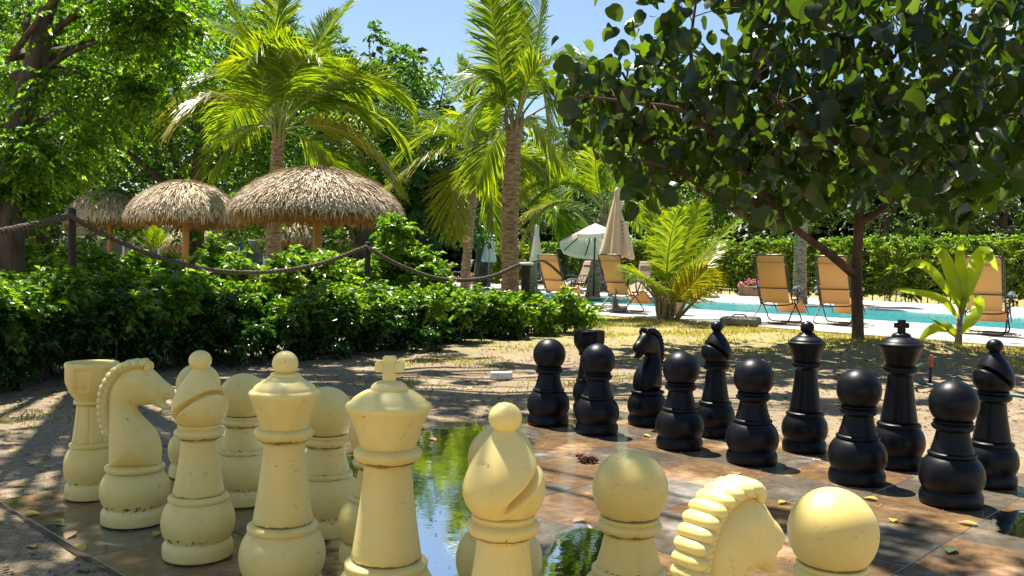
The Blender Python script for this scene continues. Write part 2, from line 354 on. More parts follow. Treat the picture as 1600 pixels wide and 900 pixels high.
n3 = k.noise(co, 18, 5, .7); k.base(k.ramp(k.noise(co, 9, 5, .7), [(.5, (.003, .003, .0045)), (.85, (.012, .010, .009))])); k.rough(k.math('ADD', .26, k.math('MULTIPLY', n3, .25)))
NL = 56
def part(name, prof, h, mt, par, it=2, n=NL):
    p = chaikin(np.array(prof, float)*h, it); o = lathe(MB(), p, n).build(name, mt, par)
    if name not in ('base', 'finial', 'cap') and mt is M_CREAM:
        vis = p[:, 0] > .02*h if name != 'head' else p[:, 1] > .66*h; i0 = int(np.argmax(p[:, 0] >= .85*p[:max(3, len(p)//2), 0].max())) if name != 'head' else int(np.argmax(vis)); d = np.r_[0, np.cumsum(np.hypot(*np.diff(p, axis=0).T))]; g = np.exp(-np.abs(d-d[i0])/.010)
        o.data.attributes.new('groove', 'FLOAT', 'POINT').data.foreach_set('value', np.repeat(g, n).astype(np.float32))
    return o
BASES = {'P': [(0, 0), (.232, 0), (.240, .02), (.240, .075), (.226, .108), (.214, .118), (.224, .13), (.246, .18), (.250, .235), (.240, .30), (.212, .35), (.176, .385), (.17, .39), (0, .39)],
         'O': [(0, 0), (.158, 0), (.165, .015), (.166, .06), (.156, .08), (.146, .087), (.154, .096), (.17, .135), (.174, .175), (.165, .225), (.143, .262), (.13, .28), (.12, .283), (0, .283)]}
def ring(z0, z1, r0, r1): zm = (z0+z1)/2; return [(0, z0), (r0, z0), (r1, z0+.2*(z1-z0)), (r1+.003, zm), (r1, z1-.2*(z1-z0)), (r0, z1), (0, z1)]
def mk_pawn(h, mt, r):
    part('base', BASES['P'], h, mt, r)
    part('ring', ring(.375, .425, .14, .183), h, mt, r)
    part('body', [(0, .41), (.166, .41), (.163, .43), (.142, .50), (.126, .57), (.122, .6), (0, .6)], h, mt, r)
    part('collar', [(0, .575), (.122, .575), (.128, .59), (.150, .602), (.163, .62), (.163, .635), (.150, .648), (.138, .652), (.152, .66), (.150, .672), (.12, .675), (0, .675)], h, mt, r)
    t = np.linspace(.0, np.pi, 26); part('head', np.stack([.19*np.sin(t), .81-.19*np.cos(t)], -1), h, mt, r, 0)
def mk_common(h, mt, r, ct, rt, rb=.122, ctop=.66):
    part('base', BASES['O'], h, mt, r)
    part('ring', ring(.262, .308, .11, .14), h, mt, r)
def col(z0, r0, z1, r1): zz = np.linspace(0, 1, 6); return [(0, z0)]+[(r0+(r1-r0)*(1-(1-t)**1.35), z0+(z1-z0)*t) for t in zz]+[(0, z1)]
def mk_bishop(h, mt, r):
    mk_common(h, mt, r, 0, 0)
    part('body', col(.29, .124, .585, .082), h, mt, r)
    part('collar', [(0, .56), (.082, .56), (.09, .572), (.108, .582), (.118, .598), (.118, .612), (.106, .622), (.094, .624), (.103, .634), (.1, .645), (0, .65)], h, mt, r)
    p = chaikin(np.array([(0, .635), (.085, .637), (.108, .655), (.129, .69), (.134, .725), (.124, .77), (.100, .82), (.072, .862), (.05, .89), (.036, .906), (.034, .915), (0, .915)]), 2)
    z = p[:, 1]; d = np.r_[0, np.cumsum(np.hypot(*np.diff(p, axis=0).T))]; tt = np.linspace(0, d[-1], 70); p = np.stack([np.interp(tt, d, p[:, 0]), np.interp(tt, d, p[:, 1])], -1)
    mb = lathe(MB(), p, 96); V = mb.v[0]; x = V[:, 0]
    dist = (V[:, 2]-(.715+.78*x))*.79; mask = 1/(1+np.exp(-(x+.035)/.010)); w_ = np.exp(-(dist/.014)**4)*mask
    rr = np.hypot(V[:, 0], V[:, 1]); f = 1-w_*.055/np.maximum(rr, .055); V[:, 0] *= f; V[:, 1] *= f
    V[:, 2] += .012*np.exp(-((dist+.03)/.03)**2)*mask*(rr/.13); mb.v[0] = V*h; mb.build('mitre', mt, r)
    t = np.linspace(0, np.pi, 16); part('finial', np.stack([.054*np.sin(t), .951-.049*np.cos(t)], -1), h, mt, r, 0)
def crown_prof(rim): return [(0, .66), (.088, .665), (.094, .69), (.112, .75), (.130, .795), (rim-.004, .815), (rim, .828), (rim-.004, .838), (rim-.016, .842), (.122, .856), (.096, .874), (.072, .885), (0, .887)]
def mk_royal(h, mt, r, king):
    mk_common(h, mt, r, 0, 0)
    part('body', col(.29, .124, .645, .080), h, mt, r)
    part('collar', [(0, .622), (.080, .622), (.088, .634), (.107, .644), (.117, .66), (.117, .675), (.106, .686), (.09, .69), (0, .69)], h, mt, r)
    rim = .148 if king else .142
    p = chaikin(np.array(crown_prof(rim)), 2); mb = lathe(MB(), p, 72); V = mb.v[0]; a = np.arctan2(V[:, 1], V[:, 0]); rr = np.hypot(V[:, 0], V[:, 1])
    fl = np.maximum(0, np.cos(a*8))**3*np.exp(-((V[:, 2]-.765)/.035)**2); f = 1-.035*fl; V[:, 0] *= f; V[:, 1] *= f; mb.v[0] = V*h; mb.build('crown', mt, r)
    if king:
        part('cap', [(0, .88), (.062, .88), (.064, .89), (.055, .905), (.035, .914), (0, .916)], h, mt, r)
        m_ = MB()
        for c_, s_ in (((0, 0, .955), (.044, .04, .09)), ((0, 0, .962), (.098, .036, .036))): box(m_, np.array(c_)*h, np.array(s_)*h)
        o = m_.build('cross', mt, r, smooth=False); bv = o.modifiers.new('bevel', 'BEVEL'); bv.width = .007*h; bv.segments = 3; o.rotation_euler.z = r.get('crz', 0)
    else:
        part('cap', [(0, .875), (.075, .875), (.078, .884), (.066, .894), (.058, .9), (.06, .906), (.05, .912), (0, .913)], h, mt, r)
        t = np.linspace(0, np.pi, 18); part('finial', np.stack([.052*np.sin(t), .949-.051*np.cos(t)], -1), h, mt, r, 0)
def mk_rook(h, mt, r):
    s = 1.09
    part('base', [(a*s, b*1.35) for a, b in BASES['O']], h, mt, r)
    part('ring', ring(.362, .415, .12, .15), h, mt, r)
    p = np.array(col(.395, .136, .70, .102)); mb = lathe(MB(), chaikin(p, 2), 96); V = mb.v[0]; a = np.arctan2(V[:, 1], V[:, 0]); f = 1-.09*np.maximum(0, np.cos(a*8))**8; V[:, 0] *= f; V[:, 1] *= f; mb.v[0] = V*h; mb.build('column', mt, r)
    part('collar', ring(.685, .73, .1, .122), h, mt, r)
    p = chaikin(np.array([(0, .715), (.112, .718), (.125, .74), (.160, .79), (.184, .84), (.188, .88), (.188, .97), (.186, .995), (.176, 1.0), (.158, .998), (.148, .985), (.14, .93), (0, .93)]), 2)
    mb = lathe(MB(), p, 144); V = mb.v[0]; a = np.arctan2(V[:, 1], V[:, 0]); rr = np.hypot(V[:, 0], V[:, 1])
    sq = 1/(1+np.exp(-np.sin(a*6)*14)); band = ((V[:, 2] > .80) & (V[:, 2] < .965) & (rr > .15)); f = 1-.085*sq*band; V[:, 0] *= f; V[:, 1] *= f; mb.v[0] = V*h; mb.build('turret', mt, r)
KOUT = np.array([(.148, .33), (.155, .40), (.152, .47), (.135, .535), (.09, .60), (.03, .66), (.005, .70), (.012, .715), (.05, .715), (.095, .725), (.135, .705), (.17, .685), (.19, .69), (.198, .71), (.178, .73), (.172, .748), (.205, .752), (.228, .785), (.226, .81), (.20, .845), (.16, .875), (.125, .915), (.09, .945), (.04, .958), (-.02, .952), (-.08, .925), (-.125, .88), (-.15, .82), (-.16, .74), (-.155, .62), (-.150, .50), (-.148, .40), (-.148, .33)])
def seg_dist(P, A):
    B = np.roll(A, -1, 0); best = np.full(len(P), 9.); foot = np.zeros_like(P)
    for a, b in zip(A, B):
        t = np.clip(((P-a)@(b-a))/max((b-a)@(b-a), 1e-12), 0, 1); q = a+t[:, None]*(b-a); d = np.hypot(*(P-q).T); m_ = d < best; best[m_] = d[m_]; foot[m_] = q[m_]
    return best, foot
def inside(P, A):
    B = np.roll(A, -1, 0); c = np.zeros(len(P), bool)
    for a, b in zip(A, B):
        cond = ((a[1] > P[:, 1]) != (b[1] > P[:, 1])); xx = (b[0]-a[0])*(P[:, 1]-a[1])/(b[1]-a[1]+1e-15)+a[0]; c ^= cond & (P[:, 0] < xx)
    return c
def mk_knight(h, mt, r):
    part('base', [(a*1.17, b*1.15) for a, b in BASES['O']], h, mt, r)
    part('ring', ring(.312, .362, .13, .172), h, mt, r)
    A = KOUT
    for _ in range(2): A = np.stack([.75*A+.25*np.roll(A, -1, 0), .25*A+.75*np.roll(A, -1, 0)], 1).reshape(-1, 2)
    st = .0075; xs = np.arange(-.18, .25, st); zs = np.arange(.32, .98, st); X, Z = np.meshgrid(xs, zs, indexing='ij'); P = np.stack([X.ravel(), Z.ravel()], -1)
    ins = inside(P, A); d, foot = seg_dist(P, A); nz = len(zs); near = (~ins) & (d < st*1.45)
    use = ins | near; Q = P.copy(); Q[near] = foot[near]; dd = np.where(ins, d, 0)
    zz = Q[:, 1]; hd = np.clip((zz-.52)/.2, 0, 1); T = .145*(1-hd)+.085*hd; Rr = .145*(1-hd)+.095*hd
    muz = np.clip((Q[:, 0]-.04)/.16, 0, 1)*hd; T = T*(1-.38*muz); Rr = Rr*(1-.45*muz)
    tt = np.clip(dd/Rr, 0, 1); th = T*np.sqrt(np.maximum(0, 1-(1-tt)**2))
    # eye socket and cheek relief
    th += .007*np.exp(-(((Q[:, 0]-.13)/.018)**2+((zz-.845)/.013)**2))-.006*np.exp(-(((Q[:, 0]-.13)/.03)**2+((zz-.845)/.022)**2))-.010*np.exp(-(((Q[:, 0]-.198)/.012)**2+((zz-.785)/.009)**2))
    th = np.where(dd > 0, np.maximum(th, .002), 0)
    idx = -np.ones(len(P), int); idx[use] = np.arange(use.sum()); n = use.sum()
    i, j = np.meshgrid(np.arange(len(xs)-1), np.arange(nz-1), indexing='ij'); a = (i*nz+j).ravel(); quad = np.stack([a, a+nz, a+nz+1, a+1], -1)
    ok = use[quad].all(1) & ins[quad].any(1); quad = idx[quad[ok]]
    Vf = np.stack([Q[use][:, 0], -th[use], Q[use][:, 1]], -1)*h; Vb = Vf*np.array([1, -1, 1])
    # weld the two halves along the outline
    wel = np.where(th[use] == 0, np.arange(n), np.arange(n)+n)
    mb = MB().add(np.vstack([Vf, Vb]), np.vstack([quad, wel[quad[:, ::-1]]])); mb.build('horse_head', mt, r)
    mn = MB(); C = np.array([(.045, .985), (-.015, .982), (-.072, .962), (-.118, .93), (-.152, .885), (-.175, .835), (-.187, .78), (-.190, .725), (-.187, .67), (-.178, .615), (-.165, .565)]); C = smooth_path(np.column_stack([C[:, 0], 0*C[:, 0], C[:, 1]]), 15)[:, [0, 2]]
    if True:
        spine = smooth_path([(x*.9, 0, z-.012) for x, z in C], 30)*h; [ball(mn, p_, np.array([.032, .064, .032])*h, 12, 7) for p_ in spine]
    for q, (x, z) in enumerate(C):
        s_ = MB(); t = np.linspace(0, np.pi, 11); lathe(s_, np.stack([np.sin(t), -np.cos(t)], -1), 20); V = s_.v[0]
        V = np.sign(V)*np.abs(V)**np.array([1, .62, 1]); wd = .074-.0012*q; mn.add((V*np.array([.031, wd, .026])+np.array([x, 0, z-.005]))*h, s_.f[0])
    mn.build('mane', mt, r)
    for sg in (-1, 1): ball(MB(), np.array([.075, sg*.045, .955])*h, np.array([.02, .016, .03])*h, 12, 7).build('ear', mt, r)
HK = {'R': .480, 'N': .526, 'B': .586, 'P': .443, 'Q': .616, 'K': .640}
RAD = {'R': .088, 'N': .10, 'B': .098, 'P': .105, 'Q': .103, 'K': .105}
NAME = {'R': 'rook', 'N': 'knight', 'B': 'bishop', 'P': 'pawn', 'Q': 'queen', 'K': 'king'}
def piece(kind, col_, px, by, ty, label, Y=None, rz=0, crz=0):
    """base front edge at (px, by); without it, the row Y of its square and the pixel of its top"""
    if by is not None:
        g = gnd(px, by); d = nrm(np.array([g[0], g[1]])); p = g[:2]+d*RAD[kind]
    else:
        p = at(px, ty if ty else 800, Y)[:2]
    h = HK[kind]
    if ty:
        hz = at(px, ty, p[1])[2]; h *= float(np.clip(hz/h, .93, 1.07))
    r = thing(NAME[kind], label, 'chess piece', (p[0], p[1], .0015), rz, ('cream' if col_ == 'W' else 'black')+' giant chess pieces')
    mt = M_CREAM if col_ == 'W' else M_BLACK
    r['crz'] = crz
    {'P': mk_pawn, 'B': mk_bishop, 'R': mk_rook, 'N': mk_knight}.get(kind, lambda a, b, c: mk_royal(a, b, c, kind == 'K'))(h, mt, r)
    del r['crz']; return r
piece('R', 'W', 142, 786, 566, 'cream rook with fluted column, leftmost of the cream pieces', rz=.3)
piece('N', 'W', 210, 829, 562, 'cream knight in full profile facing right, between cream rook and bishop', rz=.18)
piece('B', 'W', 309, 886, 548, 'cream bishop with its diagonal slit in full view, beside the profile knight', rz=-.55)
piece('Q', 'W', 446, None, 549, 'cream queen with round ball on her crown', Y=2.231, rz=.2)
piece('K', 'W', 609, None, 557, 'cream king with a cross on its crown', Y=1.947, rz=.1, crz=-.1)
piece('B', 'W', 790, None, 630, 'cream bishop seen from behind, in front of the puddle, slit at its right edge', Y=1.663, rz=.42)
piece('N', 'W', 1146, None, 752, 'cream knight seen from behind, mane towards us, cut by the bottom edge', Y=1.38, rz=.64)
piece('P', 'W', 308, 752, 568, 'cream pawn half hidden behind the slit-faced cream bishop')
piece('P', 'W', 378, 796, 584, 'cream pawn standing between the cream bishop and the cream queen')
piece('P', 'W', 507, 846, 605, 'cream pawn standing just right of the cream queen')
piece('P', 'W', 588, 893, None, 'cream pawn almost wholly hidden behind the cream king')
piece('P', 'W', 784, None, 665, 'cream pawn hidden behind the back-turned cream bishop', Y=2.244)
piece('P', 'W', 986, None, 706, 'cream pawn right of the back-turned bishop, lower body out of the picture', Y=1.96)
piece('P', 'W', 1303, None, 764, 'nearest cream pawn, only its big round head showing', Y=1.675)
piece('P', 'B', 856, 668, 529, 'leftmost black pawn, farthest of the row')
piece('P', 'B', 932, 682, 537, 'black pawn standing in front of the black rook')
piece('P', 'B', 1061, 706, 549, 'black pawn between the black knight and the black bishop')
piece('P', 'B', 1174, 730, 560, 'black pawn between black bishop and black queen')
piece('P', 'B', 1338, 762, 576, 'black pawn between black queen and black king')
piece('P', 'B', 1485, 797, 594, 'largest and rightmost black pawn, nearest the camera')
piece('R', 'B', 918, 648, 516, 'black rook with flat cup top, behind two black pawns')
piece('N', 'B', 1010, 668, 512, 'black knight with horse head facing left', rz=math.pi+.75)
piece('B', 'B', 1116, 686, 502, 'black bishop left of the black queen', rz=math.pi+.4)
piece('Q', 'B', 1256, 711, 502, 'black queen with ball on her crown')
piece('K', 'B', 1402, 737, 500, 'black king with a cross on its crown', crz=.1)
piece('B', 'B', 1547, 766, 530, 'black bishop at the right edge, beside the largest black pawn', rz=math.pi+.25)
# ------------------------------------------------------------------ foliage
def rdir(n, r): return nrm(r.normal(size=(n, 3)))
def leaf_faces(mb, P, A, N, L, W, fold=.25, m=0):
    """folded rhombic leaves: base point P, axis A, normal N, length L, width W"""
    n = len(P); A = nrm(A); S = nrm(np.cross(A, N)); N = np.cross(S, A); L = np.broadcast_to(L, (n,))[:, None]; W = np.broadcast_to(W, (n,))[:, None]
    mid = P+A*L*.42; up = N*W*fold
    V = np.stack([P, mid+S*W*.5+up, P+A*L-N*L*.10, mid-S*W*.5+up], 1).reshape(-1, 3); q = np.arange(n)[:, None]*4
    return mb.add(V, np.vstack([q+[0, 1, 2], q+[0, 2, 3]]), m)
def foliage(mb, C, Rd, r, twigs=12, per=14, L=.08, W=.045, droop=.25, up=.6, squash=.8, tl=1.0):
    """leafy twigs bursting from each clump centre C (radius Rd)"""
    C = np.asarray(C, float); Rd = np.broadcast_to(Rd, (len(C),)); K = len(C)*twigs
    c = np.repeat(C, twigs, 0); rd = np.repeat(Rd, twigs)[:, None]; d = rdir(K, r); d[:, 2] = d[:, 2]*squash+.12; d = nrm(d)
    s0 = c+d*rd*r.uniform(0, .55, (K, 1)); ln = rd*r.uniform(.35, .75, (K, 1))*tl; d2 = nrm(d+.5*rdir(K, r))
    t = np.tile((np.arange(per)+.6)/per, K)[:, None]; k = np.repeat(np.arange(K), per); n = len(k)
    P = s0[k]+d2[k]*ln[k]*t; P[:, 2] -= (droop*ln[k, 0]*t[:, 0]**2); tang = d2[k].copy(); tang[:, 2] -= 2*droop*t[:, 0]; tang = nrm(tang)
    side = nrm(np.cross(tang, [0, 0, 1.])+.01)*np.where(np.arange(n) % 2, 1, -1)[:, None]
    A = nrm(side*.9+tang*.6+.45*rdir(n, r)-np.array([0, 0, .25])); N = nrm(np.array([0, 0, up])+.6*rdir(n, r))
    sc = r.uniform(.65, 1.25, n); leaf_faces(mb, P, A, N, L*sc, W*sc); return mb
def limb(mb, pts, r0, r1, n=9, k=14): P = smooth_path(pts, k); tube(mb, P, np.linspace(r0, r1, k), n)
def broad_tree(name, label, px, Y, top, hw, seed, mt, bottom=.5, K=46, twigs=12, per=13, L=.2, W=.11, group=None, gap=.0, dy=.8):
    r = np.random.default_rng(seed); b = at(px, 450, Y); X0 = b[0]; zt = at(px, top, Y)[2]; hx = hw*Y/FPX; hz = (zt-bottom)/2; zc = bottom+hz
    t = thing(name, label, 'tree', (X0, Y, -.03), 0, group)
    d = rdir(K, r); d = d/(np.abs(d)**3.5).sum(1, keepdims=True)**(1/3.5); rad = r.uniform(.25, .97, K)**.6; C = d*rad[:, None]*np.array([hx, hx*dy, hz])*.88; C[:, 2] += zc+.03; Rd = r.uniform(.2, .36, K)*min(hx, hz)*1.05
    f = MB(); foliage(f, C, Rd, r, twigs, per, L, W); tag(f.build('crown', mt, t), kind='stuff')
    tr = MB(); limb(tr, [(0, 0, -.2), (r.uniform(-.15, .15), 0, zc*.45), (r.uniform(-.3, .3), 0, zc*1.1)], .035*zt+.05, .05); tr.build('trunk', M_BARK, t)
    for q in r.choice(K, 9, replace=False):
        br = MB(); z0 = zc*r.uniform(.35, .9); limb(br, [(0, 0, z0), (C[q]+np.array([0, 0, z0]))*.5+r.normal(size=3)*.1, C[q]], .02*zt*.6+.02, .012, 6, 9); br.build('branch', M_BARK, t)
    return t
# --- trees of the wood behind
GW = 'trees of the wood behind the garden'
broad_tree('broadleaf_tree', 'tall broadleaf tree behind the two left palapas, filling the upper left', 300, 25, -90, 215, 21, G_BRIGHT, .8, 120, 17, 14, .17, .09, GW)
broad_tree('broadleaf_tree', 'dark tree at the far left edge behind the leaning trunk', 60, 29, -110, 240, 22, G_FAR, .6, 100, 16, 13, .22, .12, GW)
broad_tree('broadleaf_tree', 'bushy tree rising behind the tall left palm into the sky', 560, 28, 15, 120, 23, G_TREE, .8, 80, 16, 14, .15, .085, GW)
broad_tree('broadleaf_tree', 'rounded olive green tree right of the left palm, under the gap of sky', 655, 31, 98, 120, 24, G_FAR, .6, 80, 16, 13, .17, .10, GW)
broad_tree('broadleaf_tree', 'slender tree just left of the tall central palm trunk, reaching the sky', 752, 35, 60, 62, 25, G_FAR, .6, 40, 13, 12, .18, .10, GW)
broad_tree('broadleaf_tree', 'tree behind the right hand fronds of the central palm', 880, 35, 150, 100, 26, G_FAR, .6, 44, 12, 12, .2, .11, GW)
broad_tree('broadleaf_tree', 'pale green tree seen through the left edge of the round-leaved crown', 1040, 44, 140, 120, 27, G_TREE, .6, 50, 12, 12, .2, .11, GW)
broad_tree('broadleaf_tree', 'wood tree behind the middle of the round-leaved crown', 1210, 43, 120, 120, 28, G_TREE, .6, 50, 12, 12, .2, .11, GW)
broad_tree('broadleaf_tree', 'wood tree behind the trunk of the round-leaved tree', 1380, 42, 110, 130, 29, G_FAR, .6, 50, 12, 12, .2, .11, GW)
broad_tree('broadleaf_tree', 'dark wood tree above the hedge at the right edge', 1560, 40, 140, 140, 30, G_FAR, .6, 50, 12, 12, .2, .11, GW)
broad_tree('broadleaf_tree', 'low dark tree between the palapas and the central palms', 470, 33, 150, 150, 31, G_FAR, .4, 50, 12, 12, .2, .12, GW)
# --- the far wood, one mass
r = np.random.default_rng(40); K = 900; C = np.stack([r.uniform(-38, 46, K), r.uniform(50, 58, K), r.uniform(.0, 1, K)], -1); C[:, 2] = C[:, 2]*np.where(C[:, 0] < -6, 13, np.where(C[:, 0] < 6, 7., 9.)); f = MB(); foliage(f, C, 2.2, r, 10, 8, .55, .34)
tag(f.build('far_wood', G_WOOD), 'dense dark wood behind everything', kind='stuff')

# --- big small-leaved tree at the left, its limbs reaching over the board above the picture
t = thing('leaning_tree', 'big dark-trunked tree at the left edge with fine bright green leaves', 'tree', (0, 0, 0))
TB = gnd(12, 560); TB = np.array([at(12, 400, 8.6)[0], 8.6, -.05])
r = np.random.default_rng(51)
tr = MB(); limb(tr, [TB, at(14, 330, 8.6), at(25, 210, 8.7), at(58, 90, 8.8), at(90, -60, 8.8), at(120, -260, 8.4)], .16, .06, 14, 26); tr.build('trunk', M_BARK, t)
tr = MB(); limb(tr, [at(36, 420, 10.2), at(33, 320, 10.2), at(50, 200, 10.2), at(90, 60, 10)], .085, .03, 10, 18); tr.build('trunk', M_BARK, t)
C = []; pxs = [(20, 40, 60), (110, 30, 75), (60, 130, 75), (150, 110, 70), (100, 200, 75), (30, 220, 60), (140, 235, 50), (80, 270, 40), (185, 60, 65), (175, 170, 55), (215, 20, 60), (250, 90, 50), (10, 290, 40), (60, 260, 50), (215, 130, 40), (285, 40, 40), (10, 120, 60), (165, -40, 80), (60, -60, 80), (270, -40, 70)]
Rd = []
for (a, b, rr) in pxs:
    for q in range(3):
        Y = r.uniform(8.2, 12.5); C.append(at(a+r.normal()*14, b+r.normal()*12, Y)); Rd.append(rr*Y/FPX*1.05)
f = MB(); foliage(f, C, np.array(Rd), r, 34, 17, .072, .04, .5, .8, .7, 1.15); tag(f.build('crown', G_BRIGHT, t), kind='stuff')
for q in range(0, len(C), 3):
    br = MB(); s0 = at(40+r.normal()*15, min(300, 60+.6*project(C[q])[1]+r.uniform(-20, 60)), 8.8); limb(br, [s0, (s0+C[q])/2+np.array([0, 0, .15]), C[q]], .035, .008, 6, 9); br.build('branch', M_BARK, t)
# limbs and leaves overhead: the shade on the near ground and on the cream pieces
tg = [(-2.3, 4.9, .55), (-1.55, 2.9, .5), (-1.5, 2.0, .5), (-2.2, 4.2, .5), (-1.9, 3.4, .5), (-1.6, 3.8, .4), (-.9, 1.9, .4), (-1.7, 4.5, .6), (-2.6, 3.6, .6), (-1.9, 2.7, .6), (-1.2, 4.3, .55), (-1.25, 3.15, .5), (-.75, 2.55, .5), (-.45, 5.1, .42), (-.15, 4.95, .36), (.2, 5.0, .3), (-.3, 2.1, .5), (.1, 1.85, .45),
      (-1.2, 2.2, .6), (.66, 1.5, .34), (.3, 1.75, .3), (-2.8, 2.3, .6), (1.15, 2.9, .34), (-.55, 3.6, .32), (1.3, 2.35, .4), (-3.2, 4.4, .7), (-2.2, 1.6, .6), (-3.4, 5.8, .8), (-.35, 2.75, .22)]
for q in range(58): tg.append((r.uniform(-2.2, 3.2), r.uniform(5.4, 8.6), r.uniform(.14, .3)))
for q in range(16): tg.append((r.uniform(-1.5, .5), r.uniform(1.9, 3.4)-.2, r.uniform(.3, .48)))
C2 = []; Rd2 = []
for (a, b, rr) in tg:
    h = r.uniform(4.6, 5.6); C2.append((a-SHX*h, b-SHY*h, h)); Rd2.append(rr*1.1)
f = MB(); foliage(f, C2, np.array(Rd2), r, 22, 14, .085, .05, .4, .8, .5, 1.1); tag(f.build('crown', G_TREE, t), kind='stuff')
hub = at(120, -260, 8.4)
for q in range(0, len(C2), 2):
    br = MB(); limb(br, [hub, (hub+np.array(C2[q]))/2+np.array([0, 0, .4]), C2[q]], .05, .01, 6, 10); br.build('branch', M_BARK, t)

# --- the round-leaved tree at the right
RY = 10.1
t = thing('round_leaved_tree', 'dark backlit tree with large round leaves and a thin reddish trunk, right of centre', 'tree', (0, 0, 0))
r = np.random.default_rng(61)
tb = gnd(1341, 545); RY = tb[1]
tr = MB(); limb(tr, [tb+np.array([0, 0, -.1]), at(1340, 500, RY), at(1338, 430, RY), at(1342, 350, RY), at(1346, 250, RY), at(1335, 120, RY), at(1325, 0, RY), at(1330, -90, RY)], .072, .028, 12, 30)
tr.build('trunk', M_REDBARK, t)
limbs = [([(1338, 432, 0), (1290, 392, -.2), (1235, 350, -.4), (1170, 275, -.7), (1110, 195, -.9), (1060, 120, -1.0)], .055), ([(1342, 350, 0), (1378, 326, -.1), (1420, 285, -.3), (1450, 240, -.4), (1500, 120, -.6)], .05),
         ([(1170, 275, -.7), (1080, 180, -1.2), (980, 160, -1.3), (915, 150, -1.4)], .03), ([(1346, 250, 0), (1270, 150, .5), (1200, 40, .7), (1180, -60, .8)], .04), ([(1335, 120, 0), (1440, 20, .2), (1500, -60, .3)], .035),
         ([(1450, 240, -.4), (1540, 190, -.8), (1640, 170, -1)], .035), ([(1346, 230, 0), (1260, 200, -1.2), (1180, 120, -1.7)], .035), ([(1235, 350, -.4), (1150, 330, -.9), (1060, 270, -1.2), (1000, 250, -1.3)], .025), ([(1110, 195, -.9), (1080, 90, -.6), (1090, -20, -.4)], .03)]
for pts, r0 in limbs:
    br = MB(); limb(br, [at(a, b, RY+c_) for a, b, c_ in pts], r0, .012, 8, 18); br.build('branch', M_REDBARK, t)
# crown outline on the picture as (left, lower) limits; depth spread is the crown's own
LOWX = [860, 885, 930, 965, 1000, 1040, 1075, 1110, 1140, 1180, 1230, 1290, 1330, 1400, 1440, 1490, 1520, 1560, 1620, 1700, 1800]
LOWY = [120, 195, 240, 270, 325, 300, 285, 300, 325, 345, 350, 322, 310, 290, 330, 352, 330, 300, 290, 290, 280]
def leafshape():
    a = np.linspace(0, 2*np.pi, 14, endpoint=False); rr = 1-.20*np.exp(-((a-np.pi)/.28)**2); V = np.stack([rr*np.cos(a)*.5+.42, rr*np.sin(a)*.5, 0*a], -1)
    V[0, 0] += .07; V[:, 2] = .09*np.abs(V[:, 1])-.10*V[:, 0]**2+.015*np.sin(a*5); mid = np.array([[.06, 0, 0.]]); c = np.array([[.42, 0, -.035]])
    return np.vstack([V, c]), [[14, q, (q+1) % 14] for q in range(14)]
LV, LF = leafshape(); LF = np.array(LF)
cand = []
segs = [smooth_path([at(a, b, RY+c_) for a, b, c_ in pts], 20) for pts, _ in limbs]
n_try = 0
while len(cand) < 4700 and n_try < 60000:
    n_try += 1
    a = r.uniform(868, 1760); b = r.uniform(-170, 355)
    lo = np.interp(a, LOWX, LOWY)
    if b > lo-8+r.normal()*9: continue
    # thinner near the outline and at the upper left where the sky shows
    if b < lo-170 and r.random() < .3: continue
    if a < 1110 and b < 90 and (r.random() < .35 or (b < 150-.9*(a-880) and r.random() < .85)): continue
    if 1075 < a < 1160 and 10 < b < 75 and r.random() < .8: continue
    if a < 930 and b < 60: continue
    Y = RY+np.clip(r.normal()*.95-.15, -2.0, 2.2)*(.55+.45*min(1, (a-850)/300)); cand.append((a, b, Y))
cand = np.array(cand); P = np.array([at(a, b, Y) for a, b, Y in cand]); n = len(P)
ax = nrm(np.stack([r.normal(size=n)*.8, r.normal(size=n)*.8, -.35-r.random(n)*.8], -1)); nn = nrm(np.stack([r.normal(size=n)*.55, -.15+r.normal(size=n)*.55, .55+0*ax[:, 0]], -1))
S = nrm(np.cross(nn, ax)); N2 = np.cross(ax, S); sz = r.uniform(.105, .225, n)
order = np.argsort(cand[:, 2]); vis = [q for q in order if 870 < cand[q, 0] < 1595 and cand[q, 1] > 0][:300]; vis = set(vis)
def curl(s_, f_, d_): V = LV*np.array([1, s_, 1]); V[:, 2] += f_*np.abs(V[:, 1])-d_*V[:, 0]**2+.02*np.sin(V[:, 1]*14+V[:, 0]*9); return V
LVS = [curl(1, .05, .1), curl(.9, .4, .25), curl(1.05, -.1, .5), curl(.95, .25, -.15), curl(.85, .6, .5)]
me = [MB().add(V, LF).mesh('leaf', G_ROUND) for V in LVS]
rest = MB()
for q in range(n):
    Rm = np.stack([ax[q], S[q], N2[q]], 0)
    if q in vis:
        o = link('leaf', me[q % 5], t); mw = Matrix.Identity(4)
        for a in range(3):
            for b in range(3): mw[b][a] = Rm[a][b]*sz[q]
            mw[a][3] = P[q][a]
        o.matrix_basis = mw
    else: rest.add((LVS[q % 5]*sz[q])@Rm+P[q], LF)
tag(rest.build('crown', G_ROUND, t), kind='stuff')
tw = MB()
allp = np.vstack(segs)
for q in range(0, n, 4):
    d = np.linalg.norm(allp-P[q], axis=1); j = d.argmin()
    if d[j] > .6: continue
    tube(tw, bez(allp[j], (allp[j]+P[q])/2+np.array([0, 0, .06*d[j]]), P[q], 5), np.linspace(.007, .003, 5), 4, cap=False)
tag(tw.build('twigs', M_REDBARK, t), kind='stuff')

